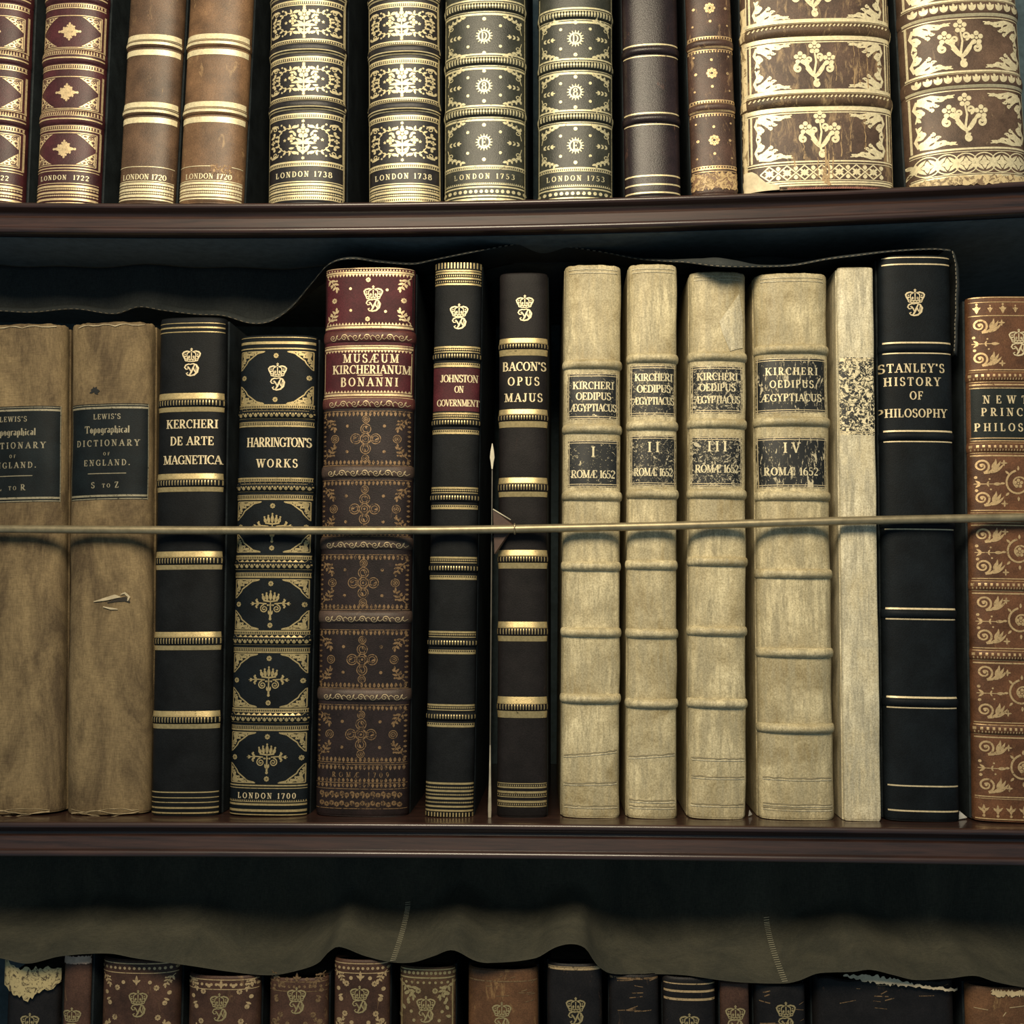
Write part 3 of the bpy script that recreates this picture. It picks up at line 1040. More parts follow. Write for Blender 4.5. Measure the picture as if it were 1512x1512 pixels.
    def text(s, txt, py, h, width, cx=None, F=None, squash=1.0):
        F = F or s.L
        if width > s.hw * 1.55: width *= 0.95
        u0 = 0.0 if cx is None else cx - s.ax(py)
        v0 = s.v(py) - h / 2
        gl = [glyph(c) for c in txt]
        nat = sum(g[0] for g in gl) * h
        gap = 0.0
        k = 1.0
        if len(gl) > 1:
            gap = (width - nat) / (len(gl) - 1)
            if gap < -0.02 * h:
                k = max(0.35, (width + 0.02 * h * (len(gl) - 1)) / nat)
                gap = (width - nat * k) / (len(gl) - 1)
        tot = nat * k + gap * (len(gl) - 1)
        x = u0 - tot / 2
        for wd, st in gl:
            for pts, ws in st:
                F.stroke([(x + px_ * h * k, v0 + py_ * h) for px_, py_ in pts], [q * h * (0.4 + 0.6 * k) for q in ws])
            x += wd * h * k + gap

    def crown_d(s, cx, pyc, pyd, w=27, dh=20):
        u = cx - s.ax(pyc)
        orn_crown(Pen(s.C, u, s.v(pyc) - w * .33, w))
        u = cx - s.ax(pyd)
        orn_mono(Pen(s.C, u, s.v(pyd), dh * 1.1, dh))

    @property
    def C(s):
        if not hasattr(s, '_c'): s._c = Foil(s, 0.00030)
        return s._c

    def pen(s, cx, py, sx=1.0, sy=None, rot=0.0, F=None):
        return Pen(F or s.G, (cx - s.ax(py)) if cx is not None else 0.0, s.v(py), sx, sy, rot)

    def finish(s, gmat, lmat=None, cmat=None):
        s.G.build_split('gilt_pattern', gmat, s.root)
        s.L.build('lettering', lmat or gmat, s.label or s.root)
        if hasattr(s, '_c'): s._c.build('crown_monogram', cmat or lmat or gmat, s.root)


G1, G2, G3 = 'bound volumes on the top shelf', 'bound volumes on the middle shelf', 'bound volumes on the bottom shelf'


def corners4(B, py0, py1, fx, wpx, hpx, orn):
    hw = B.hw * fx
    for sx in (-1, 1):
        orn(Pen(B.G, sx * hw, B.v(py0), -sx * wpx, -hpx))
        orn(Pen(B.G, sx * hw, B.v(py1), -sx * wpx, hpx))


# ================================================================== bookcase
def build_bookcase():
    root = bpy.data.objects.new('bookcase', None)
    COL.objects.link(root)
    root.location = (0, 0.12, 0)
    tag(root, 'dark mahogany bookcase with moulded shelf edges holding three rows of old books', 'bookcase')
    mm = 0.001
    prof = [(0.26, 0.0)] + [(LIP + 0.004, 0.0)]
    for k in range(9):                                      # top bead
        a = R(90 + 180 * k / 8)
        prof.append((LIP + 0.0022 + 0.0022 * math.cos(a), -0.0022 + 0.0022 * math.sin(a)))
    prof += [(LIP + 0.0052, -0.0048), (LIP + 0.0072, -0.0062), (LIP + 0.0080, -0.0080), (LIP + 0.0074, -0.0096), (LIP + 0.0056, -0.0106),
             (LIP + 0.0050, -0.0108), (LIP + 0.0040, -0.0150), (LIP + 0.0030, -0.0190)]
    for k in range(9):                                      # bottom bead
        a = R(110 + 160 * k / 8)
        prof.append((LIP + 0.0006 + 0.0026 * math.cos(a), -0.0216 + 0.0025 * math.sin(a)))
    prof += [(LIP + 0.006, -0.0241), (LIP + 0.012, -0.0225), (0.26, -0.0225)]
    n = 61
    for zf in (Z1, Z2, Z3):
        vs = []
        for i in range(n):
            x = -0.62 + 1.24 * i / (n - 1)
            for y, z in prof:
                vs.append((x, y - root.location.y, zf(x) + z))
        m = len(prof)
        fs = grid_faces(n, m, 0, True)
        for i in range(n - 1):
            fs.append((i * m + m - 1, (i + 1) * m + m - 1, (i + 1) * m, i * m))
        fs.append(tuple(range(m)))
        fs.append(tuple(range((n - 1) * m, n * m))[::-1])
        o = link_mesh('shelf', vs, fs, M['wood'], root)
        o.data.set_sharp_from_angle(angle=R(38))
        lv = []
        for i in range(n):
            x = -0.615 + 1.23 * i / (n - 1)
            for y, z in ((LIP + 0.014, -0.0227), (0.2605, -0.0227), (0.2605, -0.0233), (LIP + 0.014, -0.0233)):
                lv.append((x, y - root.location.y, zf(x) + z))
        lf = []
        for i in range(n - 1):
            for k in range(4):
                lf.append((i * 4 + k, i * 4 + (k + 1) % 4, i * 4 + 4 + (k + 1) % 4, i * 4 + 4 + k))
        link_mesh('underside_shade_sheet', lv, lf, M['under'], root, False)  # added sheet, coloured like the shade below the shelf
    bv, bf = box_verts(-0.64, 0.64, 0.262 - root.location.y, 0.28 - root.location.y, Z3V - 0.10, Z1(0) + 0.42)
    link_mesh('back_panel', bv, bf, M['back'], root, False)
    for sg in (-1, 1):
        bv, bf = box_verts(sg * 0.63 - 0.0098, sg * 0.63 + 0.0098, LIP - root.location.y, 0.2618 - root.location.y, Z3V - 0.10, Z1(0) + 0.42)
        link_mesh('side_panel', bv, bf, M['wood'], root, False)
    return root


build_bookcase()


# ================================================================== dust cloths hanging from the shelves
def cloth_sheet(name, label, edge, zf, y_hang, y_edge, fold, px0, px1, mat, lobe=None):
    """sheet tacked below a shelf; its free edge follows the drape in the picture"""
    n = 400
    top, nv = [], 26
    vs, hem = [], []
    cols = []
    for i in range(n + 1):
        px = px0 + (px1 - px0) * i / n
        py = interp(edge, px)
        fl = fold(px)                               # how far the lower part swings forward
        ye = y_edge + (y_hang - y_edge) * (1 - fl)
        E = P(px, py, ye)
        zt = zf(E.x) - 0.0245
        yh = y_hang + 0.004 * math.sin(px * 0.021) + 0.003 * math.sin(px * 0.047 + 1)
        ht = zt - E.z
        hb = min(lobe(px) if lobe else 0.026 + 0.004 * math.sin(px * 0.03), ht * 0.7)
        col = []
        for k in range(nv + 1):
            t = k / nv
            if t < 0.4:
                q = t / 0.4
                col.append((E.x, yh, zt + (E.z + hb - zt) * q))
            else:
                q = (t - 0.4) / 0.6
                a = q * math.pi / 2
                # quarter turn forward and down
                y = yh + (ye - yh) * (1 - math.cos(a)) ** 0.9
                z = E.z + hb * (1 - math.sin(a) ** 1.0)
                z = E.z + hb * ((1 - q) * 0.55 + (1 - math.sin(a)) * 0.45)
                if lobe:
                    y = yh + (ye - yh) * math.sin(a) ** 0.9
                    z = E.z + hb * (1 - q ** 2.2)
                col.append((E.x, y, z))
        cols.append(col)
    for col in cols: vs += col
    m = nv + 1
    th = 0.0009
    vs2 = [(x, y + th, z + 0.0002) for x, y, z in vs]
    nn = len(vs)
    fs = grid_faces(n + 1, m, 0, True) + grid_faces(n + 1, m, nn, False)
    for i in range(n):
        a, b = i * m + nv, (i + 1) * m + nv
        fs.append((b, a, a + nn, b + nn)[::-1])
        a, b = i * m, (i + 1) * m
        fs.append((a, b, b + nn, a + nn)[::-1])
    for c in (0, n):
        for k in range(nv):
            a, b = c * m + k, c * m + k + 1
            fs.append((a, b, b + nn, a + nn))
    o = link_mesh(name, vs + vs2, fs, mat)
    tag(o, label, 'cloth')
    return o, [c[-1] for c in cols], cols


EDGE2 = [(-40, 461), (0, 460), (45, 462), (110, 457), (170, 464), (205, 454), (240, 459), (290, 465), (330, 467), (370, 478), (400, 475), (430, 455),
         (460, 420), (485, 392), (515, 383), (560, 388), (610, 391), (640, 385), (700, 373), (760, 362), (800, 360), (850, 367), (900, 375), (940, 383),
         (985, 387), (1010, 388), (1060, 394), (1110, 395), (1170, 393), (1220, 384), (1260, 379), (1320, 372), (1380, 369), (1406, 371)]
FOLD2 = [(-40, .10), (400, .12), (440, .25), (470, .55), (490, .85), (515, 1.0), (550, .8), (620, .75), (700, .9), (760, .7), (850, .55), (940, .6), (1000, .85), (1060, 1.15),
         (1100, 1.05), (1150, .8), (1225, .95), (1270, 1.0), (1330, .85), (1406, .8)]
LOBE2 = [(-40, .006), (400, .006), (470, .006), (515, .007), (560, .007), (640, .006), (700, .007), (780, .006), (900, .006), (1000, .008), (1035, .013), (1062, .017), (1090, .014),
         (1125, .007), (1200, .006), (1250, .007), (1320, .006), (1406, .006)]
EDGE3 = [(-40, 1413), (0, 1415), (40, 1423), (90, 1412), (160, 1408), (200, 1415), (280, 1426), (340, 1435), (400, 1440), (440, 1433), (470, 1422), (485, 1406),
         (500, 1398), (540, 1412), (580, 1421), (610, 1421), (640, 1412), (668, 1403), (700, 1418), (720, 1422), (790, 1415), (820, 1399), (845, 1394), (865, 1401),
         (880, 1423), (900, 1437), (950, 1438), (1010, 1440), (1060, 1447), (1100, 1451), (1160, 1452), (1180, 1448), (1205, 1438), (1225, 1436), (1260, 1435),
         (1285, 1432), (1320, 1440), (1350, 1447), (1400, 1445), (1440, 1441), (1470, 1450), (1512, 1458), (1560, 1462)]

c2, hem2, cols2 = cloth_sheet('dust_cloth', 'dark dust cloth under the upper shelf, its stitched hem over the middle row', EDGE2, Z1,
                       0.060, -0.009, lambda px: interp(FOLD2, px), -330, 1404, M['felt'], lambda px: interp(LOBE2, px))
c2['group'] = 'dust cloths under the shelves'


def hem_thread(cloth_o, pts, r=0.00042, dash=5):
    # a row of short stitches along the free edge, one mesh
    vs, fs = [], []
    for i in range(0, len(pts) - 2):
        if i % 2: continue
        a, b = Vector(pts[i]), Vector(pts[i + 1])
        a = a + Vector((0, -0.0006, 0.0004)); b = b + Vector((0, -0.0006, 0.0004))
        base = len(vs)
        for p in (a, b):
            for dy, dz in ((0, r), (-r, 0), (0, -r), (r, 0)):
                vs.append((p.x, p.y + dy, p.z + dz))
        for k in range(4):
            k2 = (k + 1) % 4
            fs.append((base + k, base + k2, base + 4 + k2, base + 4 + k))
    link_mesh('hem_stitching', vs, fs, M['thread'], cloth_o)['label'] = 'pale stitches along the hem'


hem_thread(c2, hem2)
# the end of the strip falls down beside the blue-black volume
vs, fs = [], []
ne = 24
for i in range(ne + 1):
    t = i / ne
    px, py = interp([(0, 1406), (0.15, 1411), (0.5, 1411), (1, 1409)], t), 371 + 150 * t
    for k in range(6):
        q = P(px, py, -0.001)
        q.y = -0.001 + 0.012 * k
        if k: q.x = P(px + 3, py, 0.011).x + 0.0004
        vs.append((q.x + 0.0002 * math.sin(i) - 0.0002 * k * t, q.y, q.z))
o = link_mesh('hanging_end', vs, grid_faces(ne + 1, 6), M['felt'], c2)
md = o.modifiers.new('s', 'SOLIDIFY'); md.thickness = 0.0007
hv, hf = [], []
for i in range(0, ne, 1):
    a = Vector(vs[i * 6]); b = Vector(vs[(i + 1) * 6])
    bse = len(hv); r = 0.00040
    for p in (a, a + (b - a) * .6):
        for dx, dy in ((0, -r), (r, 0), (0, r), (-r, 0)): hv.append((p.x + dx, p.y + dy - 0.0004, p.z))
    for k in range(4): hf.append((bse + k, bse + (k + 1) % 4, bse + 4 + (k + 1) % 4, bse + 4 + k))
link_mesh('hem_stitching', hv, hf, M['thread'], c2)

c3, hem3, cols3 = cloth_sheet('dust_cloth', 'grey-green dust cloth hanging below the lower shelf over the tops of the bottom row', EDGE3, Z2,
                       0.056, -0.0115, lambda px: 1.0 + 0.10 * math.sin(px * .011) + 0.06 * math.sin(px * .031), -330, 1870, M['felt3'])
c3['group'] = 'dust cloths under the shelves'
# two stitched seams across the lower cloth
for pxs in (583, 1158):
    i = int((pxs + 330) / 2200 * 400)
    col = [Vector(p) for p in cols3[i]][10:]
    sv, sf = [], []
    for k in range(len(col) - 1):
        for h in range(2):
            a = col[k].lerp(col[k + 1], h * .5) + Vector((0, -0.0014, 0.0010))
            b0 = len(sv); wv = 0.0020
            for dx, dz in ((-wv, -.0002), (wv, .0004), (wv, -.0002), (-wv, -.0008)): sv.append((a.x + dx + 0.0007 * k * (.2 if pxs > 900 else -.15), a.y - .0002 * (dz > 0), a.z + dz))
            sf.append((b0, b0 + 1, b0 + 2, b0 + 3))
    link_mesh('seam_stitching', sv, sf, M['seam'], c3)

# ================================================================== brass rod and its bracket
ROD = [(-60, 780.5), (0, 781), (300, 783), (620, 783), (760, 781), (1000, 776), (1250, 769), (1512, 764), (1570, 762.5)]
RY = -0.0078
pts = [P(x, interp(ROD, x), RY) for x in range(-60, 1571, 30)]
d0, d1 = (pts[0] - pts[3]).normalized(), (pts[-1] - pts[-4]).normalized()
pts = [pts[0] + d0 * ((pts[0].x + 0.618) / -d0.x)] + pts + [pts[-1] + d1 * ((0.618 - pts[-1].x) / d1.x)]
rod = tube('brass_rod', pts, 0.0031, M['brass'], None, 14)
tag(rod, 'thin brass rod stretched across the spines of the middle row', 'rod')

br = bpy.data.objects.new('rod_bracket', None)
COL.objects.link(br)
B0 = P(726, 1190, 0.012)
br.location = (B0.x, 0.012, Z2(B0.x) + 0.0002)
tag(br, 'thin upright metal bracket with a pointed tip carrying the brass rod between two black books', 'bracket')
brz = br.location.z


def br_local(p): return Vector(p) - br.location


# thin upright seen edge on, with a separate spear tip and foot
zt = P(727, 655, 0.0).z
Hh = zt - brz


def blade(name, prof, mat, y0, y1):
    vs, fs = [], []
    for t, wdt in prof:
        xo = P(727 - 4 * (1 - t), 1190 - 535 * t, 0).x - br.location.x
        for x, y in ((-wdt, y0), (wdt, y0), (wdt, y1), (-wdt, y1)): vs.append((xo + x, y, t * Hh))
    for i in range(len(prof) - 1):
        for k in range(4): fs.append((i * 4 + k, i * 4 + (k + 1) % 4, i * 4 + 4 + (k + 1) % 4, i * 4 + 4 + k))
    fs += [(3, 2, 1, 0), tuple(range(len(vs) - 4, len(vs)))]
    return link_mesh(name, vs, fs, mat, br, False)


blade('upright', [(.19, .0004), (.60, .0004), (.93, .0004)], M['dull_edge'], -0.012, -0.009)
blade('spear_tip', [(.93, .0004), (.948, .0010), (.962, .0017), (.98, .0012), (1, .0002)], M['ivory_edge'], -0.013, -0.009)
blade('foot', [(0, .0010), (.02, .0012), (.10, .0007), (.19, .0004)], M['frame_mid'], -0.012, -0.008)
# three cornered arm reaching forward and sideways to the rod
A, Bp, C_ = P(728, 752, -0.004), P(758, 776, -0.0046), P(730, 818, -0.004)
A2, C2 = A + Vector((0, 0, 0)), C_ + Vector((0, 0, 0))
vs = [br_local(q) for q in (A, Bp, C_)] + [br_local(q + Vector((0.0012, 0.002, 0))) for q in (A, Bp, C_)]
link_mesh('arm', vs, [(0, 2, 1), (3, 4, 5), (0, 1, 4, 3), (1, 2, 5, 4), (2, 0, 3, 5)], plain('bracket_brown', (0.065, 0.032, 0.020), 0.55), br, False)
ring = []
cR = P(760, 781, RY)
for k in range(15):
    a = 2 * math.pi * k / 14
    ring.append(br_local(cR + Vector((0, 0.0037 * math.cos(a), 0.0037 * math.sin(a)))))
tube('eye', ring, 0.0007, M['brass'], br, 6, False)
tube('arm_edge', [br_local(A + Vector((0, -.0004, 0))), br_local(Bp + Vector((-.002, -.0002, .0042)))], 0.0005, M['ivory_edge'], br, 6)

# ================================================================== TOP SHELF
H1 = 0.34


def red1722(label, quad):
    B = Book('leather_book', label, 1, quad, M['red_calf'], 0.55, 2.3, H1, group=G1)
    B.body()
    for py in (-97, -7, 83, 173): B.band(py, 22, 0.0022)
    for py in (-97, -7, 83, 173):
        B.rules((py - 10.5, 1.6), (py + 3.5, 2.0), (py + 12.5, 1.2), (py + 18.5, 1.6))
        B.hatch(py - 5, 6, 3.4, 1.7); B.rule(py - 1.2, .9)
        B.hatch(py + 15.2, 4, 3.4, 1.6)
    D = Foil(B, 0.00032)
    for p0, p1 in ((-69, -18), (21, 72), (111, 162), (194, 246)):
        B.frame(p0 + 2, p1 - 2, 0.90, 1.2)
        for sg in (-1, 1): B.vline(sg * B.hw * .965, p0 - 2, p1 + 2, 1.6)
        hw = B.hw * .88
        for sx in (-1, 1):
            for py, sy in ((p0 + 4, -1), (p1 - 4, 1)):
                corner_fill(B, sx * hw, py, -sx * 25, sy * 21, D)
        orn_lozenge(Pen(B.G, 0, B.v((p0 + p1) / 2), 36, 30))
    B.rules((248, 1.6), (252, 1.2))
    B.text('LONDON  1722', 262, 7.5, 76)
    B.rules((270.5, 1.2), (275, 3.4), (279, 1.0), (284, 3.2), (288.5, 1.0), (294, 3.4), (299, 1.4))
    B.hatch(279, 2.5, 3.2, 1.4); B.hatch(288.5, 2.5, 3.2, 1.4)
    D.build_split('tooled_pattern', M['red_calf'], B.root)
    B.finish(M['gold_red'], M['gold_cream'])


red1722('wine-red gilt book half cut off by the frame, first of the top row', (-64, 38, 296, -48, 48, 0))
red1722('whole wine-red book with gilt lozenge panels, lettered LONDON 1722, beside the brown pair', (57, 148, 296, 70, 162, 0))


def brown1720(label, quad, mat, dy, rub):
    B = Book('leather_book', label, 1, quad, mat, 0.55, 2.3, H1, group=G1)
    B.body()
    for py in (-38, 64, 164):
        B.band(py + dy, 13, 0.0022)
        B.rules((py - 9.5 + dy, 9), (py + 1 + dy, 4.0), (py + 13 + dy, 9))
        B.rule(py - 3 + dy, .8)
    B.rule(246 + dy, 1.0)
    B.text('LONDON 1720', 261 + dy, 8.5, 68 if rub == 0 else 72)
    B.rules((267.5 + dy, 1.2), (271 + dy, 3.4), (275.5 + dy, 1.0), (280 + dy, 3.8), (284.5 + dy, 1.2), (289 + dy, 3.8), (294 + dy, 2))
    B.hatch(275.5 + dy, 3, 3, 1.4); B.hatch(284.5 + dy, 3, 3, 1.4)
    if rub:
        B.patch('rubbed_patch', 243, 256, flecked('rubbed_calf', (0.16, 0.08, 0.04), (0.42, 0.26, 0.11), 0.6, 300), 1, 0.0004, 4, 34, 5)
    B.finish(M['gold_cream'], M['gold_cream'])


brown1720('narrower, darker brown calf book lettered LONDON 1720 with cream gilt double bands', (176, 260, 296, 195, 273, 0), M['brown_calf'], 0, 0)
brown1720('lighter brown calf book lettered LONDON 1720, scuffed near the foot, beside the narrower one', (265, 361, 296, 283, 373, 0), M['brown_calf2'], -1, 1)


def black1738(label, quad, dy):
    B = Book('leather_book', label, 1, quad, M['black_1738'], 0.60, 2.3, H1, group=G1)
    B.body()
    for py in (-96, -13, 70, 154):
        B.band(py + dy, 18, 0.0026)
        y = py + dy
        B.rules((y - 12, 2.0), (y - 5, .8), (y + 4.5, 1.6), (y + 7.5, 1.4), (y + 14, 2.4), (y + 20, 1.4))
        B.hatch(y - 8.4, 4, 3.2, 1.6); B.hatch(y + 17, 3.6, 3.2, 1.6)
    for p0, p1 in ((-76, -25), (7, 57), (91, 141), (175, 237)):
        p0 += dy; p1 += dy
        c, hh = (p0 + p1) / 2, (p1 - p0) / 2
        for sx in (-1, 1):
            pn = Pen(B.G, 0, B.v(c), sx, 1); orn_wreath(pn, B.hw * .93, hh * .98)
            B.vline(sx * B.hw * .95, p0, p1, 1.3)
        orn_tulip(Pen(B.G, 0, B.v(c), 44, min(46, hh * 1.75)))
        for q in (-1, 1): Pen(B.G, 0, B.v(c + q * hh * .88)).star(0, 0, 3, 6)
    B.rules((239 + dy, 3), (244.5 + dy, 1.2)); B.hatch(242.5 + dy, 3, 3, 1.4)
    B.text('LONDON 1738', 257 + dy, 8.5, 87)
    y = dy
    B.rules((268 + y, 1.4), (272 + y, 3.4), (276.5 + y, 1), (280.5 + y, 3.4), (285 + y, 1), (289 + y, 3), (294 + y, 1.4))
    B.hatch(276.5 + y, 2.6, 3, 1.4); B.hatch(285 + y, 2.6, 3, 1.4); B.hatch(292 + y, 2.6, 3, 1.4)
    for sg in (-1, 1): B.vline(sg * B.hw * .965, -10, 290, 1.6)
    B.finish(M['gold_pale'], M['gold_cream'])


black1738('black book with dense gilt wreaths, lettered LONDON 1738, standing apart after the brown pair', (398, 511, 296, 402, 513, 0), 0)
black1738('black book with dense gilt wreaths, lettered LONDON 1738, touching the olive-green book', (545, 653, 296, 546, 649, 0), 3)


def green1753(label, quad, dy, chs, comb, emb):
    B = Book('leather_book', label, 1, quad, M['green_calf'], 0.55, 2.3, H1, group=G1)
    B.body()
    for py in comb:
        B.band(py, 12, 0.0024)
        B.hatch(py, 8.5, 4.3, 2.2)
        B.rules((py - 10, 2.6), (py - 6.5, .9), (py + 7.5, .9), (py + 11, 3.2))
    for (c, hh), ch in zip(emb, chs):
        orn_green(Pen(B.G, 0, B.v(c)), B.hw * .93, hh, ch)
    y = dy
    B.rules((245 + y, 2.2), (249.5 + y, .9), (272 + y, .9), (276 + y, 2.2), (289 + y, 2.2), (294 + y, 3.4)); B.hatch(247.6 + y, 2.4, 3, 1.3); B.hatch(270.6 + y, 2.4, 3, 1.3)
    B.text('LONDON 1753', 260 + y, 8, 92)
    B.beads(282.5 + y, 2.9, 8.0)
    for sg in (-1, 1): B.vline(sg * B.hw * .955, -10, 290, 1.2)
    B.finish(M['gold_green'], M['gold_green'])


green1753('olive-green gilt book lettered LONDON 1753, touching the black 1738 volume', (656, 778, 295, 658, 777, 0), 0,
          'D8E', (-72, 10, 90, 166), ((53, 34), (127, 30), (210, 34)))
green1753('olive-green gilt book lettered LONDON 1753, next to the plain plum book', (795, 904, 292, 794, 905, 0), 3,
          'D8E', (-62, 22, 97, 173), ((57, 32), (136, 30), (215, 33)))

B = Book('leather_book', 'plain dark plum book with thin gilt lines beside the flower-stamped small one', 1, (922, 1005, 288, 918, 999, 0), M['plum_calf'], 0.5, 2.3, H1, group=G1)
B.body()
for py in (-30, 74, 175):
    B.band(py, 13, 0.0026)
    B.rules((py - 8.5, 2.2), (py + 8.5, 1.6))
B.rules((259, 2.4), (272, 2.4), (284, 2.4))
B.finish(M['gold_pale'])

B = Book('leather_book', 'narrow worn brown book stamped with small gilt flowers, left of the big floral pair', 1, (1020, 1090, 284, 1013, 1077, 0), M['small_calf'], 0.5, 2.3, H1, group=G1)
B.body()
for py in (-32, 64, 158):
    B.band(py, 13, 0.0022)
    B.rules((py - 10, 1.2), (py - 5, 2.6), (py + 6, 2.2), (py + 9.5, 1)); B.hatch(py - 8, 3, 4, 1.8); B.hatch(py + 12, 3, 4.2, 1.8)
for c in (12, 108, 207):
    pn = Pen(B.G, 0, B.v(c)); orn_daisy(pn, 9)
    for q in (-1, 1):
        pn.disc(q * 24, 0, 2.2); pn.disc(0, q * 21, 2.2)
        for q2 in (-1, 1): pn.disc(q * 26, q2 * 27, 1.6)
B.rules((245, 1.2), (249, 2.2), (253, 1)); B.hatch(247, 3, 4, 1.6)
B.patch('worn_foot', 255, 279, flecked('rubbed_calf_foot', (0.20, 0.11, 0.06), (0.52, 0.36, 0.17), 0.8, 200), 0.99, 0.0003, rag=4)
B.finish(M['gold_warm'])


def diamonds(B, py, h, n, fx):
    v = B.v(py)
    for k in range(n):
        x0, x1 = -B.hw * fx + 2 * B.hw * fx * k / n, -B.hw * fx + 2 * B.hw * fx * (k + 1) / n
        c, r = (x0 + x1) / 2, (x1 - x0) / 2
        for dx, dy in ((1, 1), (1, -1), (-1, 1), (-1, -1)):
            B.G.stroke([(c + dx * r, v), (c, v + dy * h / 2)], 1.8)
        pn = Pen(B.G, c, v, r, h / 2)
        for a in (45, 135, 225, 315): pn.leaf(0, 0, a, .8, .26)
        for a in (0, 90, 180, 270): pn.leaf(0, 0, a, .5, .2)
        for dy in (-1, 1): pn.leaf(1, dy * .95, -dy * 90, .7, .5)


def circles(B, py, h, n, fx):
    v = B.v(py)
    for k in range(n + 1):
        c = -B.hw * fx + 2 * B.hw * fx * k / n
        r = B.hw * fx / n
        pn = Pen(B.G, c, v, r, h / 2)
        for a in (40, 140, 220, 320): pn.leaf(0, 0, a, 1.15, .34)
        pn.star(0, 0, .5, 4)
        pn.disc(0, 0.0, .16)
        q = Pen(B.G, c + r, v, r, h / 2)
        if k < n:
            for a in (0, 90, 180, 270): q.leaf(0, 0, a, .62, .42)
            q.arc(0, 0, 1.25, 1.0, 0, 360, .12, 20)


# big floral volume with the torn corner
B = Book('leather_book', 'widest gilt floral book with a torn pale corner and drip stains at its foot', 1, (1097, 1317, 279, 1092, 1309, 0), M['mottled'], 0.30, 2.6, H1,
         dtip=-0.004, group=G1)
B.body()
for py in (-62, 44, 148):
    B.band(py, 20, 0.0036, leather('band_worn_calf', (0.11, 0.065, 0.035), (0.36, 0.25, 0.12), 0.35))
    B.rules((py - 14, 5.5), (py - 9.6, 1.6), (py + 12.5, 6.5), (py + 18, 1.6))
    B.hatch(py - 3, 4, 6, 2.2, .9, 1.5)
for p0, p1, cx in ((-44, 30, 1200), (60, 133, 1203), (165, 236, 1211)):
    hw = B.hw * .86
    for sx in (-1, 1):
        B.vline(sx * B.hw * .90, p0, p1, 2.6); B.vline(sx * B.hw * .94, p0, p1, 1.4)
        orn_acanthus(Pen(B.G, sx * hw, B.v(p0 + 2), -sx * 54, -36))
        orn_acanthus(Pen(B.G, sx * hw, B.v(p1 - 2), -sx * 54, 36))
    orn_bouquet(Pen(B.G, cx - B.ax((p0 + p1) / 2), B.v((p0 + p1) / 2), 54, 62))
B.rules((238, 2.2), (242, 1.2), (266, 1.2), (269, 2.4))
diamonds(B, 254, 22, 7, .80)
B.patch('rubbed_joint', 0, 272, flecked('rubbed_joint_leather', (0.30, 0.21, 0.11), (0.74, 0.59, 0.34), 0.9, 120, (1, 1, .3)), 1, 0.00012, -B.hw * .995, -B.hw * .945, 2)
B.patch('bare_joint', 0, 276, M['tan_worn'], 1, 0.0003, B.hw * .972, B.hw * .998, 1.5)
# torn pale corner at the foot: irregular patch
z0 = B.z(284) / B.s
F = Foil(B, 0.00045)
cor = [(-B.hw * .99, B.v(246)), (-B.hw * .90, B.v(247)), (-B.hw * .84, B.v(252)), (-B.hw * .80, B.v(258)), (-B.hw * .73, B.v(266)), (-B.hw * .64, B.v(269)), (-B.hw * .56, B.v(272))]
for i in range(len(cor) - 1):
    (xa, ya), (xb_, yb_) = cor[i], cor[i + 1]
    n = 6
    for k in range(n):
        q0, q1 = k / n, (k + 1) / n
        p = [(xa + (xb_ - xa) * q0, ya + (yb_ - ya) * q0), (xa + (xb_ - xa) * q1, ya + (yb_ - ya) * q1)]
        vlo = B.v(278)
        F.f.append((F.V(p[0][0], vlo), F.V(p[1][0], vlo), F.V(*p[1]), F.V(*p[0])))
F.build('torn_corner', plain('pale_torn_leather', (0.76, 0.64, 0.42), 0.7), B.root)['label'] = 'pale torn leather corner'
# drip stains
F = Foil(B, 0.0004)
rr = random.Random(3)
for x, y0_, y1_, w_ in ((6, 215, 272, 5), (10, 222, 274, 4), (2, 236, 268, 3), (16, 210, 262, 2.5), (-6, 232, 262, 2.4), (-26, 205, 235, 2), (30, 180, 232, 1.6), (44, 170, 225, 1.4),
                        (52, 64, 128, 1.6), (60, 70, 124, 1.3), (24, 66, 120, 1.2), (72, 66, 130, 1.4), (66, 168, 222, 1.4), (-40, 222, 246, 2)):
    n = 8
    F.stroke([(x + rr.uniform(-1.2, 1.2), B.v(y0_ + (y1_ - y0_) * k / n)) for k in range(n + 1)], [w_ * (0.3 + 0.7 * k / n) * rr.uniform(.6, 1.3) for k in range(n + 1)])
F.build('drip_stain', gold('drip_wear', (0.50, 0.33, 0.16), 0.6, 0.0, 0.55, 300), B.root)
B.rule(272.5, 2.2, .95)
B.finish(M['gold_cream'])
# frayed endband under the foot
fr = Foil(B, 0.0004)
for k in range(60):
    x = -B.hw * .45 + B.hw * 1.4 * k / 60
    fr.stroke([(x, B.v(276.5)), (x + 1.2, B.v(279))], 1.4)
fr.build('endband', plain('red_white_endband', (0.42, 0.16, 0.12), 0.7), B.root)

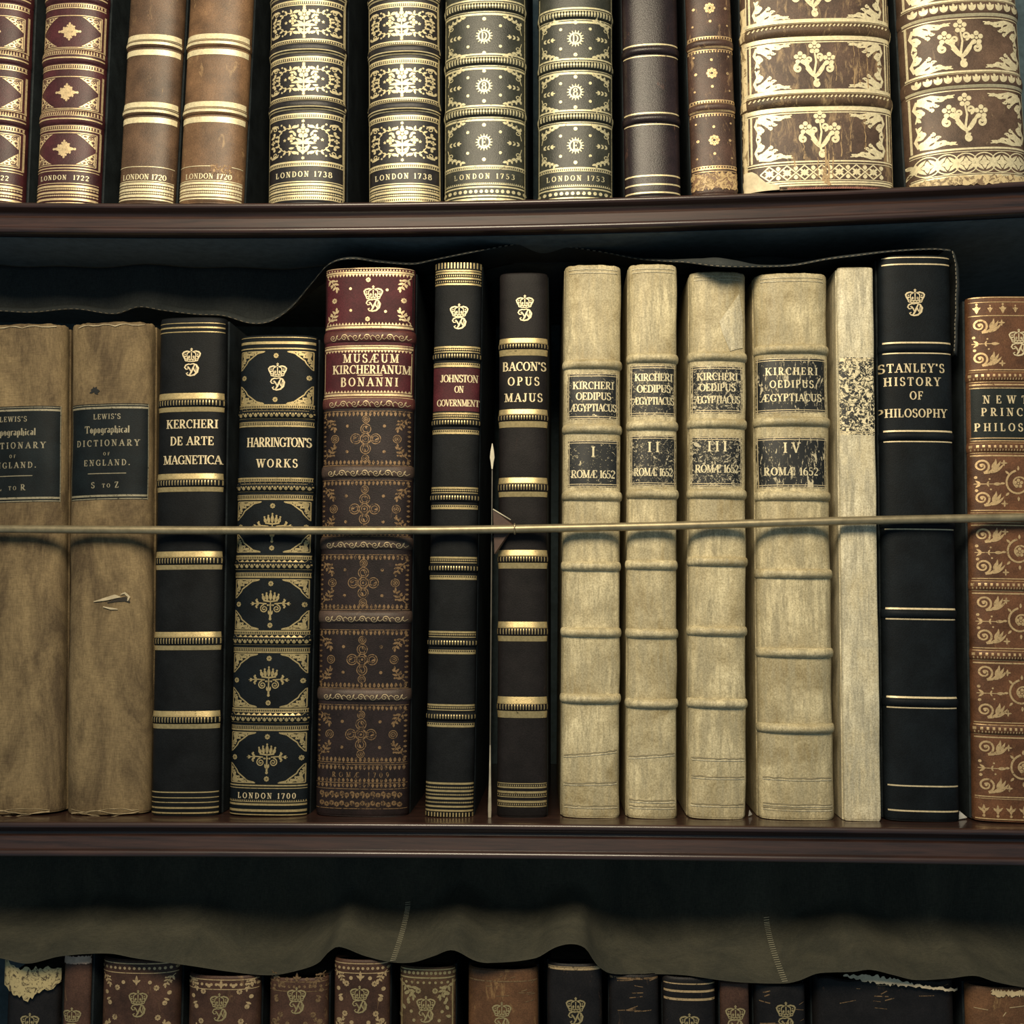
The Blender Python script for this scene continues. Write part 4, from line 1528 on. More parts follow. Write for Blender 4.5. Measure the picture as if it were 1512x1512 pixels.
B = Book('leather_book', 'wide gilt floral book with interlaced circles border, last on the top shelf', 1, (1339, 1512, 270, 1322, 1497, 0), M['mottled2'], 0.50, 2.4, H1,
         dtip=-0.002, group=G1)
B.body()
for py in (-90, 13, 118):
    B.band(py, 22, 0.0030)
    B.rules((py - 13, 3), (py - 9, 1.2), (py + 10, 3.4), (py + 14.5, 1.4))
    n = 12
    for k in range(n):
        x = -B.hw * .9 + B.hw * 1.8 * (k + .5) / n
        pn = Pen(B.G, x, B.v(py))
        pn.leaf(0, -6, 60, 11, 5); pn.leaf(0, -6, 120, 11, 5); pn.leaf(0, 7, 270, 11, 3.4)
for p0, p1, cx in ((-72, 0, 1412), (28, 104, 1419), (134, 216, 1426)):
    hw = B.hw * .90
    for sx in (-1, 1):
        B.vline(sx * B.hw * .94, p0, p1, 2.4)
        orn_acanthus(Pen(B.G, sx * hw, B.v(p0 + 3), -sx * 56, -38))
        orn_acanthus(Pen(B.G, sx * hw, B.v(p1 - 2), -sx * 56, 38))
    orn_bouquet(Pen(B.G, cx - B.ax((p0 + p1) / 2), B.v((p0 + p1) / 2), 58, 64))
B.rules((219, 3), (223, 1.2), (256, 1.2), (259, 2.6))
circles(B, 240, 30, 6, .90)
B.patch('worn_foot', 259, 272, flecked('worn_foot_leather', (0.20, 0.13, 0.07), (0.62, 0.48, 0.26), 0.9, 160), 0.99, 0.0003, rag=4)
B.finish(M['gold_cream'])

# ================================================================== MIDDLE SHELF


def lewis(label, quad, vol, dy, cx, tear):
    B = Book('cloth_book', label, 2, quad, M['buck'], 0.42, 2.5, group=G2, ragged=0.0012, jitter=0.0003, dtip=0.002)
    B.body()
    l0, l1 = 596 + dy, 738 + dy
    B.patch('title_label', l0, l1, M['lab_teal'], 0.94, label='dark teal title label')
    B.rules((l0 + 2, 1.0), (l0 + 6, 3.0), (l1 - 6, 3.0), (l1 - 1.5, 1.4), fx=.935)
    for sg in (-1, 1): B.vline(sg * B.hw * .93, l0, l1, .8)
    B.text("LEWIS'S", 615 + dy, 8, 42)
    B.text('Topographical', 634 + dy, 11, 69)
    B.text('DICTIONARY', 654 + dy, 9.5, 97)
    B.text('OF', 670 + dy, 4.8, 10)
    B.text('ENGLAND.', 683 + dy, 9, 71)
    v = B.v(699 + dy)
    B.L.stroke([(-29, v), (30, v)], 1.2)
    a, b = vol
    B.text(a + ' ', 716 + dy, 9, 14, cx=B.ax(716) - 16); B.text('TO', 717 + dy, 6, 12); B.text(b, 716 + dy, 9, 9, cx=B.ax(716) + 16)
    if tear:
        # moth hole above the label and a ragged tear below the rod
        F = Foil(B, 0.0004)
        u = 138 - B.ax(577)
        pn = Pen(F, u, B.v(577))
        for a_, L, w_ in ((0, 9, 6), (150, 6, 6), (60, 8, 4), (100, 7, 4), (200, 8, 3), (320, 8, 4)): pn.leaf(0, 0, a_, L, w_)
        F.build('moth_hole', plain('hole_dark', (0.012, 0.012, 0.012), 0.9), B.root)
        F = Foil(B, 0.0011)
        pn = Pen(F, 165 - B.ax(885), B.v(886))
        pn.stroke([(-27, -2), (-16, 0), (-6, 2), (6, 5), (14, 4)], [1, 3.2, 5, 6, 1])
        pn.stroke([(14, 8), (20, 10), (26, 4), (24, -2)], [1, 3, 3.4, 1.5])
        pn.stroke([(-12, -10), (0, -13), (10, -14)], [1, 3, 1])
        F.build('torn_flap', plain('frayed_cloth', (0.52, 0.43, 0.28), 0.8), B.root)
        F = Foil(B, 0.0006)
        Pen(F, 165 - B.ax(885), B.v(886)).stroke([(-6, -4), (8, -1), (20, 1), (27, -4)], [1, 4, 7, 2])
        F.build('tear_gap', plain('gap_dark', (0.03, 0.024, 0.018), 0.9), B.root)
    # frayed foot
    F = Foil(B, 0.0005)
    rr = random.Random(int(cx))
    for k in range(3):
        y = 1196 + 3.5 * k
        F.stroke([(-B.hw * .8 + B.hw * 1.6 * i / 12, B.v(y + 2.5 * math.sin(i * .6 + k * 2) + rr.uniform(-1, 1))) for i in range(13)], [rr.uniform(.3, 1.4) for _ in range(13)])
    F.build('frayed_thread', plain('fray', (0.40, 0.31, 0.18), 0.8), B.root)
    F = Foil(B, 0.0008)
    F.stroke([(-B.hw * .75 + B.hw * 1.6 * i / 12, B.v(quad[5] + 8 - 3 * abs(math.sin(i * .9)) )) for i in range(13)], [rr.uniform(.4, 1.8) for _ in range(13)])
    F.build('frayed_head', plain('fray_head', (0.44, 0.36, 0.23), 0.8), B.root)
    B.finish(M['gold_mute'], M['gold_mute'])


lewis('brown cloth book with dark label reading L TO R, cut by the left frame edge', (-38, 93, 1198, -34, 104, 477), ('L', 'R'), 4, 35, False)
lewis('brown cloth book with dark label reading S TO Z and a torn hole in it', (104, 221, 1205, 108, 231, 474), ('S', 'Z'), 0, 167, True)


def gb(B, y0, y1, y2, y3, comb=4.4):
    """gilt bars around a raised, combed band: bar y0-y1, comb, bar y2-y3"""
    B.band((y1 + y2) / 2, (y2 - y1) + 2, 0.0020)
    B.rules(((y0 + y1) / 2, y1 - y0), ((y2 + y3) / 2, y3 - y2), (y1 + .8, .9))
    B.hatch((y1 + y2) / 2, (y2 - y1) * .62, comb, comb * .30)


B = Book('leather_book', 'black leather book lettered KERCHERI DE ARTE MAGNETICA with gilt bars', 2, (225, 327, 1204, 240, 336, 468), M['kerch'], 0.40, 2.8, group=G2)
B.body()
for q in ((580, 589, 601, 608), (699, 707, 719, 726), (814, 822, 834, 841), (933, 940, 953, 960), (1050, 1057, 1069, 1076)): gb(B, *q)
B.rules((477, 1.0), (483.5, 2.4), (490, 1.4), (1170, 1.8), (1178, 1.4), (1185, 1.4), (1193, 2.4), (1200.5, 2.2))
B.crown_d(283, 524, 546, 27, 20)
B.text('KERCHERI', 626, 13, 82, 283); B.text('DE ARTE', 651, 13, 66, 283); B.text('MAGNETICA', 679, 13, 92, 283)
B.finish(M['gold_band'], M['gold_text'])

# Harrington
B = Book('leather_book', "black book with gilt corner filigree, lettered HARRINGTON'S WORKS", 2, (342, 455, 1204, 357, 472, 494), M['teal_black'], 0.40, 2.8, group=G2)
B.body()
B.rules((498, 1), (506, 4), (514.5, 1.8))
B.band(611, 15, 0.0020); B.band(719, 15, 0.0020); B.band(834, 16, 0.0020); B.band(945, 16, 0.0020); B.band(1060, 16, 0.0020)
for py in (611, 719, 834, 945, 1060):
    B.rules((py - 13, 2.0), (py - 8.5, .9), (py + 7, .9), (py + 12, .9), (py + 18, 2.2)); B.hatch(py - 10.6, 3, 2.8, 1.3); B.hatch(py + 14.6, 3.6, 2.8, 1.3)
    B.beads(py, 1.3, 8); B.saw(py - 4, 3.4, 7.5); B.saw(py + 5, 6, 7.5, leafy=True)
panels = ((518, 597), (740, 816), (855, 930), (965, 1045), (1081, 1157))
for i, (p0, p1) in enumerate(panels):
    hw = B.hw * .93
    for sx in (-1, 1):
        for py, sy in ((p0 + 1, -1), (p1 - 1, 1)):
            orn_filigree(Pen(B.G, sx * hw, B.v(py), -sx * 38, sy * 28))
    c = (p0 + p1) / 2
    if i:
        orn_harr(Pen(B.G, 0, B.v(c), .98))
    for q in (-1, 1):
        orn_daisy(Pen(B.G, 0, B.v(c + q * (p1 - p0) * .41)), 4.2)
        orn_daisy(Pen(B.G, q * B.hw * .84, B.v(c)), 4.2)
B.crown_d(410, 546, 567, 27, 20)
B.text("HARRINGTON'S", 653, 14, 102, 411); B.text('WORKS', 684, 12.5, 62, 409)
B.rules((1160, 2.0), (1164, 1.2), (1184, 1.0), (1188, 2.8), (1197, 3.4), (1203, 1.6)); B.hatch(1182.5, 2.4, 3, 1.3)
B.text('LONDON 1700', 1175, 8, 86)
B.finish(M['gold_band'], M['gold_text'])

# Musaeum Kircherianum
B = Book('leather_book', 'thick book lettered MUSÆUM KIRCHERIANUM on crimson, with dark brown gilt panels below', 2, (468, 604, 1204, 483, 615, 393), M['museum'], 0.40, 2.8,
         group=G2, ragged=0.0008, jitter=0.0002)
B.body()
B.patch('crimson_panel', 395, 487, M['red_lab'], .985, label='crimson leather top panel')
B.patch('title_label', 505, 588, M['red_lab'], .985, label='crimson title panel')
for py in (496, 594): B.band(py, 18, 0.0026, leather('band_crimson', (0.12, 0.035, 0.030), (0.26, 0.13, 0.08), 0.12))
bnd = leather('band_brown', (0.085, 0.055, 0.042), (0.2, 0.14, 0.09), 0.12)
for py in (696, 802, 911, 1026): B.band(py, 18, 0.0026, bnd)
B.rules((396, 1), (402, 2.5), (483, 3.4), (510.5, 1.2), (514, 3.2), (583, 3.2), (587.5, 1))
B.saw(404, -5, 5); B.beads(399, 1.2, 4.5); B.saw(480, 4.4, 5); B.saw(517, -4, 5); B.saw(580, 4, 5)
for sg in (-1, 1): B.vline(sg * B.hw * .95, 520, 580, 1.2)
for py in (496, 594, 696, 802, 911, 1026):
    n = 7
    for k in range(n):
        x = -B.hw * .86 + B.hw * 1.72 * (k + .5) / n
        pn = Pen(B.G, x, B.v(py + 3), 1, 1 if k % 2 else -1)
        pn.spiral(0, 0, 5, 1, 0, 1.3, 1.1, 1.0); pn.stroke([(5, 0), (9, 3), (13, 0)], [.9, 1.1, .8]); pn.leaf(5, 0, 300, 5, 2)
B.crown_d(551.5, 432, 451, 28, 20)
cx0 = 551
for dx, dy in ((0, -26), (0, 32)): orn_daisy(Pen(B.G, dx, B.v(439 + dy)), 4)
for dx in (-52, 54): orn_daisy(Pen(B.G, dx, B.v(443)), 4.4)
for dx, dy in ((-27, -14), (29, -12), (-26, 18), (27, 20)): Pen(B.G, dx, B.v(440 + dy)).disc(0, 0, 2.2)
for sx in (-1, 1):
    orn_spray(Pen(B.G, sx * B.hw * .92, B.v(409), -sx * 1.0, -1.0)); orn_spray(Pen(B.G, sx * B.hw * .92, B.v(476), -sx * 1.0, 1.0))
B.text('MUS@UM', 529, 13, 84, 547.5); B.text('KIRCHERIANUM', 545.5, 13, 124, 548)
v = B.v(554); B.L.stroke([(-14, v), (24, v)], 1.2)
B.text('BONANNI', 564, 13, 87, 545)
G_low = Foil(B, 0.00022)
Gsave, B.G = B.G, G_low
for p0, p1 in ((607, 687), (709, 792), (819, 900), (930, 1016), (1041, 1126)):
    c = (p0 + p1) / 2 + 1
    B.saw(p0 + 1, -7, 6.0, leafy=True); B.saw(p1 - 1, 7, 6.0, leafy=True); B.rules((p0, .9), (p1, 1.1))
    orn_knot(Pen(B.G, 0, B.v(c)))
    for q in (-1, 1):
        orn_rosette(Pen(B.G, 0, B.v(c + q * 29)), 5.4)
        orn_rosette(Pen(B.G, q * 47, B.v(c)), 5.8)
        for q2 in (-1, 1): Pen(B.G, q * 28, B.v(c + q2 * 19)).disc(0, 0, 2.4)
    for sx in (-1, 1):
        for k in range(10):
            Pen(B.G, sx * B.hw * .955, B.v(p0 + 8 + (p1 - p0 - 16) * k / 9)).leaf(0, 0, 90 + sx * 90, 5, 3)
        orn_spray(Pen(B.G, sx * B.hw * .90, B.v(p0 + 10), -sx * .95, -.95)); orn_spray(Pen(B.G, sx * B.hw * .90, B.v(p1 - 10), -sx * .95, .95))
B.text('ROM@ 1709', 1144, 7, 84, None, B.G)
B.saw(1130, -7, 6, leafy=True); B.rules((1129, 1), (1156, 1)); B.saw(1155, 6, 6, leafy=True); B.saw(1157, -6, 6, leafy=True); B.rule(1165, .9)
for k in range(16):
    x = -B.hw * .88 + B.hw * 1.76 * (k + .5) / 16
    for y in (1172, 1186): orn_daisy(Pen(B.G, x, B.v(y + (k % 2) * 2)), 4)
    Pen(B.G, x, B.v(1179)).leaf(0, 0, 60 + 60 * (k % 2), 6, 2.2)
B.rule(1194, .9)
B.G = Gsave
G_low.build_split('gilt_pattern', M['gold_tan'], B.root)
B.finish(M['gold_red'], M['gold_text'], M['gold_text'])


def jb(B, y0, yc, y1):
    """fine double rules, comb on the raised band, rules"""
    B.band(yc, 12, 0.0020)
    B.rules((y0 + 1.4, 2.8), (y0 + 5, .8), (y0 + 8.6, 1.4), (y1 - 6, .8), (y1 - 1.8, 3.2)); B.hatch(y0 + 5, 2.4, 3, 1.3); B.hatch(y1 - 4.6, 2, 3, 1.3)
    B.hatch(yc, 6, 3.9, 1.5)


B = Book('leather_book', 'slim black book with crimson label reading JOHNSTON ON GOVERNMENT', 2, (630, 698, 1208, 642, 714, 386), M['johnston'], 0.48, 2.7, group=G2)
B.body()
B.hatch(392, 9, 4.6, 1.9); B.rules((399.5, 2), (403, 2.4), (411, 2.6), (419.5, 2.6)); B.hatch(407, 2.4, 3, 1.3); B.hatch(415.5, 2.4, 3, 1.3)
B.patch('title_label', 543, 607, M['red_lab'], .97, label='crimson title label')
for q in ((511, 526, 542), (609, 624, 641), (719, 735, 752), (822, 839, 856), (932, 949, 966), (1040, 1058, 1074)): jb(B, *q)
B.crown_d(678, 458, 477, 26, 19)
B.text('JOHNSTON', 559, 11, 59, 678); B.text('ON', 575, 10, 14, 678); B.text('GOVERNMENT', 595, 10, 66, 676)
B.rules((1157, 2.8), (1163, 1), (1168, 2.8), (1173.5, 1), (1179, 3), (1185, 1), (1191, 2.6), (1197, 2.6)); B.hatch(1203, 6, 4.4, 1.8)
for y in (1163, 1173.5, 1185): B.hatch(y, 2.4, 3, 1.3)
B.finish(M['gold_band'], M['gold_text'])

B = Book('leather_book', "slim dark brown book lettered BACON'S OPUS MAJUS beside the pointed bracket", 2, (734, 808, 1196, 738, 809, 402), M['bacon'], 0.48, 2.7, group=G2)
B.body()
for q in ((499, 506.5, 516, 525), (604, 611.5, 622, 631), (705, 713, 726, 733.5), (812, 820, 831, 839.5), (918, 926, 939, 947), (1029, 1038, 1050, 1060)): gb(B, *q, 3.9)
B.crown_d(775, 445, 465, 25, 19)
B.text("BACON'S", 541, 13, 68, 774); B.text('OPUS', 563, 12.5, 47, 773); B.text('MAJUS', 587, 12.5, 59, 773)
B.rules((1157, 1.2), (1163, 2), (1170, 3), (1177, 1.2), (1184, 3.2), (1191, 1.6)); B.hatch(1160, 2.4, 3, 1.3); B.hatch(1174, 2.4, 3, 1.3); B.hatch(1188, 2.4, 3, 1.3)
B.finish(M['gold_band'], M['gold_text'])

# four vellum volumes


def vellum_book(label, quad, bands, labs, lx, txt, num, numy, romy, mat, wid, seams, rz=0.0, kb=0.46):
    B = Book('vellum_book', label, 2, quad, M['vellum'], kb, 2.45, group=G2, rz=rz, jitter=0.00035, ragged=0.0006)
    B.body()
    for py in bands: B.band(py, 14, 0.0040)
    for (l0, l1), nm in zip(labs, ('title_label', 'volume_label')):
        x0, x1 = lx[0] - B.ax(l0), lx[1] - B.ax(l0)
        x0 = max(x0, -B.hw * .97); x1 = min(x1, B.hw * .95)
        B.patch(nm, l0, l1, mat, 1, 0.00014, x0, x1, 1.2, label='chipped black leather label')
        for y in (l0 + 1, l0 + 4, l1 - 4, l1 - 1):
            B.G.stroke([(x0 + (x1 - x0) * k / 20, B.v(y)) for k in range(21)], .9)
        for x in (x0 + 1.5, x1 - 1.5): B.vline(x, l0, l1, .9)
    mid = (lx[0] + lx[1]) / 2
    for (t, y, h, wd) in txt: B.text(t, y, h, wd, mid + .5)
    B.text(num, numy, 15, {'I': 6, 'II': 17, 'III': 28, 'IV': 24}[num], mid)
    B.text('ROM@ 1652', romy, 11.5, wid, mid)
    F = Foil(B, 0.00035)
    rr = random.Random(len(label))
    for y, sl in seams:
        F.stroke([(-B.hw * .9 + B.hw * 1.8 * k / 14, B.v(y - sl * k / 14 + rr.uniform(-.8, .8))) for k in range(15)], [rr.uniform(.8, 2.0) for _ in range(15)])
    F.build_split('seam_crease', plain('vellum_crease', (0.30, 0.25, 0.15), 0.7), B.root)
    F = Foil(B, 0.0005)
    for y, sl in seams:
        F.stroke([(-B.hw * .9 + B.hw * 1.8 * k / 14, B.v(y + 3 - sl * k / 14)) for k in range(15)], 1.2)
    for y in (quad[5] + 8, quad[5] + 13): F.stroke([(-B.hw * .85 + B.hw * 1.7 * k / 14, B.v(y)) for k in range(15)], 1.0)
    F.build_split('seam_edge', M['vellum_b'], B.root)
    B.finish(M['gold_text'], M['gold_cream'])
    return B


T3 = lambda a, b, c, wa, wb, wc: (('KIRCHERI', a, 11, wa), ('OEDIPUS', b, 11, wb), ('@GYPTIACUS', c, 11, wc))
vellum_book('cream vellum book whose nearly whole black labels read KIRCHERI and numeral I', (829, 913, 1205, 833, 917, 390), (537.5, 633, 732, 836, 934, 1032),
            ((551, 619), (650, 719)), (839, 913), T3(569, 585, 602, 61, 52, 72), 'I', 667, 700, M['fl1'], 68, ((1116, 8), (1157, 2), (1190, 0)), 1.6)
vellum_book('slender cream vellum book with chipped black labels, numeral II', (925, 998, 1205, 927, 999, 389), (528.5, 628, 729, 834, 935.5, 1039),
            ((539, 614), (643, 717)), (932, 998), T3(557, 574, 592, 56, 50, 64), 'II', 660, 697, M['fl2'], 60, ((1118, 6), (1182, 0), (1191, 0)), 1.0)
B3 = vellum_book('cream vellum book with flaking black labels, numeral III, head partly peeled', (1014, 1101, 1203, 1018, 1099, 400), (525.6, 625, 729, 829, 932, 1039),
            ((540, 610), (645, 718)), (1022, 1096), T3(556, 572, 590, 60, 53, 70), 'III', 659, 692, M['fl3'], 66, ((1120, 0), (1147, 0), (1188, 0)), 0.5)
vellum_book('widest cream vellum book with cracked black labels, numeral IV', (1120, 1229, 1206, 1111, 1219, 402), (515, 622, 732, 847, 964, 1076),
            ((528, 609), (645, 720)), (1118, 1220), T3(548, 567, 587, 76, 64, 92), 'IV', 661, 696, M['fl4'], 78, ((1149, 0), (1188, 0), (1194, 0)), 0.0, 0.46)
# peeled patch near the head of volume III
B = B3
F = Foil(B, 0.0006)
u = lambda x, y: (x - B.ax(y), B.v(y))
for a_, b_, c_ in (((1062, 475), (1092, 432), (1097, 468)), ((1062, 475), (1097, 468), (1066, 490)), ((1066, 490), (1097, 468), (1097, 512)), ((1066, 490), (1097, 512), (1078, 518))):
    n = 6
    A_, B_, C2_ = u(*a_), u(*b_), u(*c_)
    for i in range(n):
        for j in range(n - i):
            q = lambda i, j: (A_[0] + (B_[0] - A_[0]) * i / n + (C2_[0] - A_[0]) * j / n, A_[1] + (B_[1] - A_[1]) * i / n + (C2_[1] - A_[1]) * j / n)
            F.tri(q(i, j), q(i + 1, j), q(i, j + 1))
            if i + j < n - 1: F.tri(q(i + 1, j), q(i + 1, j + 1), q(i, j + 1))
F.build('peeled_patch', M['vellum_b'], B.root)['label'] = 'paler layer where vellum peeled away'

B = Book('vellum_book', 'very thin plain cream vellum book with one badly flaked black label', 2, (1247, 1299, 1207, 1234, 1289, 394), M['vellum_b'], 0.22, 3.0, group=G2, jitter=0.0002, rz=0)
B.body()
B.patch('title_label', 528, 642, M['fl5'], .97, rag=2, label='flaked black label')
B.rules((530, 1), (533, .8), (637, .8), (640, 1), fx=.96)
B.finish(M['gold_text'])

B = Book('leather_book', "blue-black book lettered STANLEY'S HISTORY OF PHILOSOPHY with thin gilt double rules", 2, (1306, 1412, 1203, 1292, 1402, 376), M['teal_black'], 0.38, 2.9, group=G2)
B.body()
for py in (513.5, 644, 773.5, 906.5, 1037.5):
    B.band(py, 13, 0.0024)
    B.rules((py - 7.5, 2.6), (py + 8, 1.8), fx=.93)
B.rules((380, 1.6), (390, 2.0), (1161, 2.0), (1198, 2.2), fx=.93)
B.crown_d(1351, 437, 457, 27, 20)
B.text("STANLEY'S", 543.5, 13, 97, 1348); B.text('HISTORY', 563.5, 12.5, 80, 1348); B.text('OF', 584, 12, 19, 1353); B.text('PHILOSOPHY', 610, 12.5, 103, 1349)
B.finish(M['gold_text'])

# Newton
B = Book('leather_book', 'russet book with gilt scrolls and black title label, cut by the right frame edge', 2, (1446, 1562, 1216, 1413, 1568, 437), M['newton'], 0.30, 2.9, group=G2)
B.body()
B.patch('title_label', 571, 650, M['lab_green'], .95, label='black-green title label')
for py in (556, 661, 764, 865, 968, 1078):
    B.band(py, 15, 0.0022)
    B.rules((py - 10, 1.4), (py - 6.5, .9), (py + 8, .9), (py + 12, 2.0)); B.hatch(py - 1, 4, 7, 3.2); B.hatch(py + 4, 3, 4, 1.4)
B.rules((439, 1.4), (446, .9), (466, 1.2), (573, 1.4), (647, 1.4), (1178, 1.6), (1181, .8), (1211, 1.6))
n = 7
for k in range(n):
    x = -B.hw * .82 + B.hw * 1.64 * k / (n - 1)
    pn = Pen(B.G, x, B.v(457), 1.0 if k % 2 == 0 else .75)
    pn.leaf(0, 6, 270, 12, 5); pn.leaf(0, 0, 30, 6, 3); pn.leaf(0, 0, 150, 6, 3); pn.disc(0, 8, 1.6)
    pn = Pen(B.G, x, B.v(1196)); pn.leaf(0, -8, 90, 14, 4); pn.leaf(0, -4, 40, 9, 3); pn.leaf(0, -4, 140, 9, 3); pn.disc(0, -10, 2)
for i, (p0, p1) in enumerate(((468, 545), (676, 752), (778, 853), (879, 956), (982, 1066), (1093, 1177))):
    c = (p0 + p1) / 2
    for sx in (-1, 1):
        x = sx * B.hw * .92
        orn_scroll(Pen(B.G, x, B.v(p0 + 21), -sx * 1.0, .95)); orn_scroll(Pen(B.G, x, B.v(p1 - 7), -sx * 1.0, .95))
        orn_arrow(Pen(B.G, x, B.v(c + 1), -sx * .85, .8))
        for q in (-1, 1): Pen(B.G, sx * 20, B.v(c + q * 30)).star(0, 0, 5, 4)
    if i:
        pn = Pen(B.G, 0, B.v(c)); pn.spiral(0, 0, 19, 4, 100, 1.5, 3, 2); pn.flower(0, 0, 7)
        for a in range(0, 360, 45): pn.leaf(19 * math.cos(R(a)), 19 * math.sin(R(a)), a, 7, 3)
B.crown_d(1504, 496, 516, 27, 20)
B.text('NEWTON', 590, 11.5, 98, 1503); B.text('PRINCIPIA', 608.5, 11.5, 108, 1503); B.text('PHILOSOPHY', 631, 11.5, 126, 1503)
B.finish(M['gold_warm'], M['gold_text'])


# ================================================================== BOTTOM SHELF (only the heads show)
def low(label, quad, mat, gmat, crown=None, kb=0.45, ragged=0.0, deco='dots', dtip=0.0, bars=(), name='leather_book'):
    B = Book(name, label, 3, quad, mat, kb, 2.4, dtip=dtip, group=G3, ragged=ragged)
    B.body()
    yt = quad[5]
    for y, th in bars: B.rule(y, th, .95)
    if crown: B.crown_d(crown[0], crown[1], crown[2], 26, 19)
    cy = (crown[1] + crown[2]) / 2 if crown else yt + 60
    if deco == 'dots':
        pn = B.pen(None, cy)
        for sx in (-1, 1):
            for dx, dy, r in ((.50, 22, 3.6), (.55, -20, 3.6), (.70, 0, 2.6), (.34, 30, 2.0), (.80, 14, 2.2), (.78, -30, 2.4), (.3, -32, 2.2)):
                (orn_daisy if r > 3 else lambda p, r: p.disc(0, 0, r))(Pen(B.G, sx * B.hw * dx, B.v(cy) + dy), r + .8)
            Pen(B.G, sx * B.hw * .80, B.v(cy) + 3).leaf(0, 0, 90 + sx * 60, 8, 3)
            orn_spray(Pen(B.G, sx * B.hw * .92, B.v(cy) + 40, -sx * .8, -.8))
            orn_spray(Pen(B.G, sx * B.hw * .92, B.v(cy) - 42, -sx * .8, .8))
        pn.leaf(0, 26, 90, 14, 4); pn.leaf(0, 30, 30, 7, 3); pn.leaf(0, 30, 150, 7, 3)
        B.beads(yt + 12, 2.2, 7); B.rules((yt + 5, 1.4), (yt + 19, 1.2))
    elif deco == 'dense':
        B.beads(yt + 8, 2.4, 6); B.rules((yt + 3, 1.6), (yt + 15, 2)); B.beads(yt + 22, 2, 8)
        for sx in (-1, 1):
            for k in range(5):
                Pen(B.G, sx * B.hw * (.5 + .09 * k), B.v(yt + 30 + 11 * k)).leaf(0, 0, 40 * k, 8, 4)
                Pen(B.G, sx * B.hw * (.85 - .1 * k), B.v(yt + 26 + 13 * k)).disc(0, 0, 2.4)
            B.vline(sx * B.hw * .9, yt + 18, yt + 150, 1.8)
            orn_spray(Pen(B.G, sx * B.hw * .86, B.v(yt + 24), -sx, -1)); orn_daisy(Pen(B.G, sx * B.hw * .3, B.v(yt + 34)), 4.4)
    elif deco == 'scratch':
        rr = random.Random(int(quad[0]))
        for k in range(10):
            x, y = rr.uniform(-.85, .85) * B.hw, B.v(yt + rr.uniform(8, 70))
            L = rr.uniform(4, 26)
            B.G.stroke([(x, y), (max(-B.hw * .9, min(B.hw * .9, x + L)), y + rr.uniform(-3, 6))], rr.uniform(.6, 1.6))
    B.finish(gmat, M['gold_text'], M['gold_band'])
    return B


B = low('black book with torn pale leather peeling off its head, first of the bottom row', (6, 84, 1700, 6, 84, 1440), M['r3_d'], M['gold_band'], (44, 1506, 1526), deco='none', ragged=0.002)
rr = random.Random(5)
F = Foil(B, 0.0030)
cols_ = []
nn_ = 24
for k in range(nn_ + 1):
    x = -B.hw * .95 + B.hw * 1.9 * k / nn_
    top = B.v(1428) + rr.uniform(-3, 4) + (7 if k < 4 else 0)
    bot = B.v(1474 - 22 * abs(k / nn_ - .5) * 2 * (1 if k > 12 else .7)) + rr.uniform(-4, 3)
    cols_.append((x, top, bot))
for k in range(nn_):
    (xa, ta, ba), (xb_, tb, bb_) = cols_[k], cols_[k + 1]
    for j in range(5):
        f0, f1 = j / 5, (j + 1) / 5
        F.f.append((F.V(xa, ba + (ta - ba) * f0), F.V(xb_, bb_ + (tb - bb_) * f0), F.V(xb_, bb_ + (tb - bb_) * f1), F.V(xa, ba + (ta - ba) * f1)))
F.build('torn_head', flecked('torn_tan_leather', (0.10, 0.07, 0.035), (0.52, 0.41, 0.20), 1.0, 190), B.root)['label'] = 'torn tan leather flap'
B = low('narrow dark brown book with a pinkish worn headcap, second of the bottom row', (88, 128, 1700, 88, 127, 1411), M['r3_a'], M['gold_warm'], (106, 1498, 1520), deco='none')
B.patch('headcap', 1412, 1423, M['pink_cap'], .96, 0.0005, rag=2, label='pinkish worn headcap')
low('reddish-brown book with beaded gilt head and dotted stamps, third of the bottom row', (148, 262, 1700, 148, 262, 1418), M['r3_a'], M['gold_warm'], (204, 1472, 1492))
low('reddish-brown dotted book half hidden by cloth, fourth of the bottom row', (276, 382, 1700, 276, 381, 1442), M['r3_a'], M['gold_warm'], (324, 1477, 1498))
low('brown crowned book fifth in the bottom row, shaded where the cloth hangs low', (396, 483, 1700, 396, 482, 1445), M['r3_a'], M['gold_tan'], (438, 1468, 1487))
low('brown crowned book under the peak of the cloth, sixth of the bottom row', (492, 574, 1700, 491, 573, 1418), M['r3_a'], M['gold_warm'], (531, 1466, 1486), deco='dots')
low('brown book with dense gilt stamping and gilt head rule, seventh of the bottom row', (590, 672, 1700, 590, 672, 1429), M['r3_b'], M['gold_band'], (629, 1481, 1500), deco='dense')
low('rubbed orange-brown book with faint crown, eighth of the bottom row', (692, 795, 1700, 691, 795, 1432), M['r3_c'], M['gold_tan'], (741, 1490, 1512), deco='scratch', bars=((1449, 2),))
low('black crowned book below the cloth arch with one gilt head line', (809, 890, 1700, 809, 890, 1424), M['r3_d'], M['gold_warm'], (850, 1483, 1503), deco='none', bars=((1431, 3.2), (1428, 1)))
low('black scratched book with rubbed tan head and no crown, right of the cloth arch', (901, 974, 1700, 900, 974, 1440), M['r3_d'], M['gold_tan'], None, deco='scratch', bars=((1445, 3.0),))
low('black book with frayed pale head lines and low crown, before the narrow brown one', (981, 1058, 1700, 980, 1059, 1444), M['r3_d'], M['gold_warm'], (1018, 1507, 1528), deco='none', bars=((1453, 1.6), (1464, 3.0), (1476, 3.2)))
low('narrow brown book with worn crown, right of the frayed black one', (1066, 1109, 1700, 1065, 1108, 1451), M['r3_a'], M['gold_tan'], (1086, 1495, 1515), deco='none')
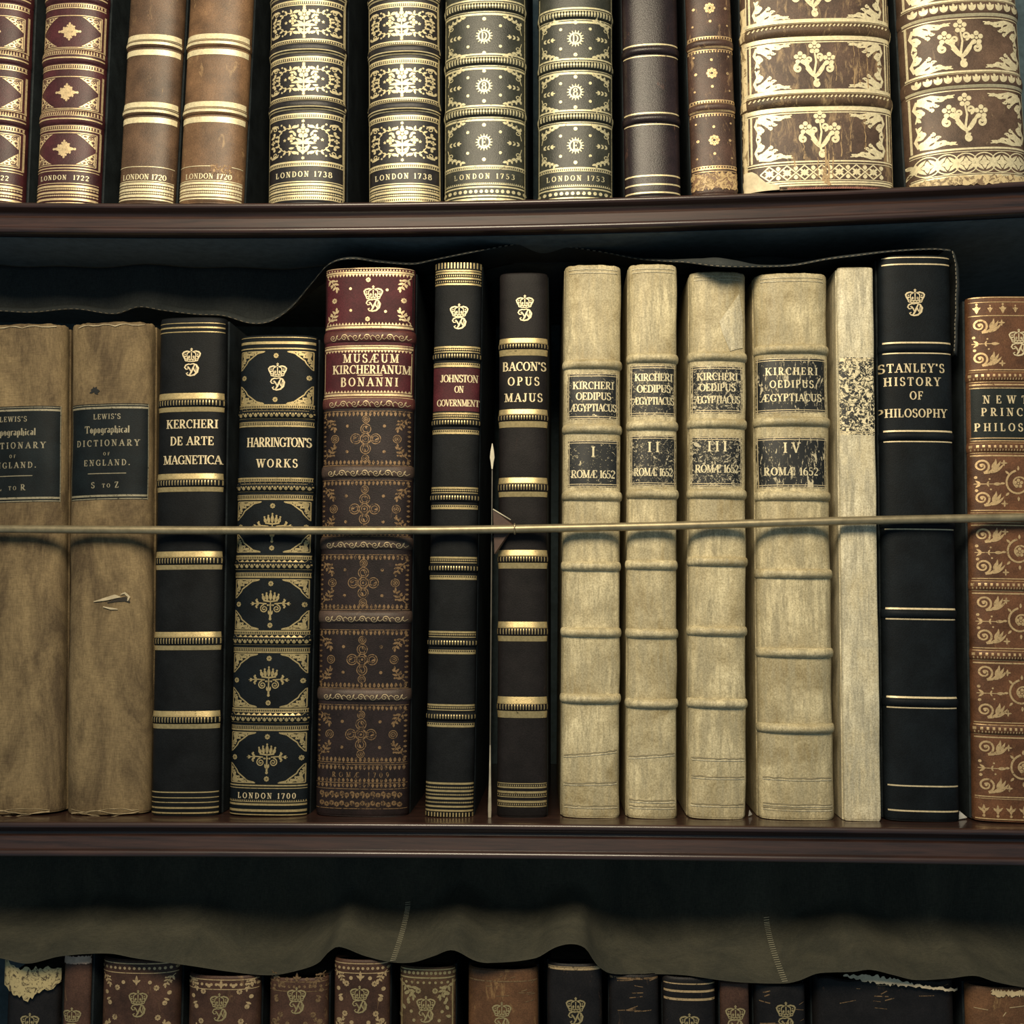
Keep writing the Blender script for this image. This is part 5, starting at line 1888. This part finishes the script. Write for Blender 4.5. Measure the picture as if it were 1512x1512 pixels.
low('dark book with a faint rubbed gilt medallion beneath the cloth seam', (1116, 1192, 1700, 1115, 1191, 1455), M['r3_d'], M['gold_tan'], (1160, 1490, 1512), deco='scratch')
B = low('widest black book of the bottom row with a ragged pale torn head', (1204, 1411, 1700, 1203, 1411, 1446), M['r3_d'], M['gold_tan'], None, deco='scratch', kb=0.3, ragged=0.002)
F = Foil(B, 0.0035)
prev = None
rr = random.Random(9)
for k in range(60):
    t = k / 59
    px = 1250 + 160 * t
    py = 1441 + 24 * t ** 1.5 + rr.uniform(-1.5, 1.5)
    th = (2 + 9 * math.sin(math.pi * min(1, t * 1.6)) if t < .6 else 4) * rr.uniform(.6, 1.3)
    x = px - B.ax(1460)
    cur = (F.V(x, B.v(py) + th / 2), F.V(x, B.v(py) - th / 2))
    if prev: F.f.append((prev[0], prev[1], cur[1], cur[0]))
    prev = cur
F.build('torn_head', plain('frayed_pale_leather', (0.66, 0.54, 0.36), 0.8, 0, .6, 300), B.root)['label'] = 'ragged pale torn edge'
B = low('orange-brown book with torn pale head, last of the bottom row', (1431, 1540, 1700, 1430, 1540, 1459), M['r3_c'], M['gold_warm'], None, deco='scratch')
B.patch('torn_head', 1462, 1470, M['tan_worn'], .9, 0.0008, -B.hw * .4, B.hw * .9, 5)
B.finish(M['gold_warm']) if False else None

# ================================================================== paper slips on the shelf
def slip(label, px, py, w_, h_, Y):
    a = P(px, py, Y)
    z = Z2(a.x) + 0.0006
    vs = [(0, 0, 0), (w_ * .9, .004, 0), (w_, .004, h_ * .12), (0.0008, 0, h_), (0, .0006, 0), (w_ * .9, .0046, 0), (w_, .0046, h_ * .12), (0.0008, .0006, h_)]
    o = link_mesh('paper_slip', vs, [(0, 1, 2, 3), (7, 6, 5, 4), (0, 3, 7, 4), (3, 2, 6, 7), (2, 1, 5, 6), (1, 0, 4, 5)], M['paper'], None, False)
    o.location = (a.x, Y, z)
    tag(o, label, 'paper', 'paper slips on the middle shelf')


slip('white paper corner poking out right of the blue-black Stanley volume', 1415, 1195, 0.0075, 0.006, 0.010)
slip('tiny white paper corner at the foot of vellum volume III', 1105, 1197, 0.0035, 0.0045, 0.012)
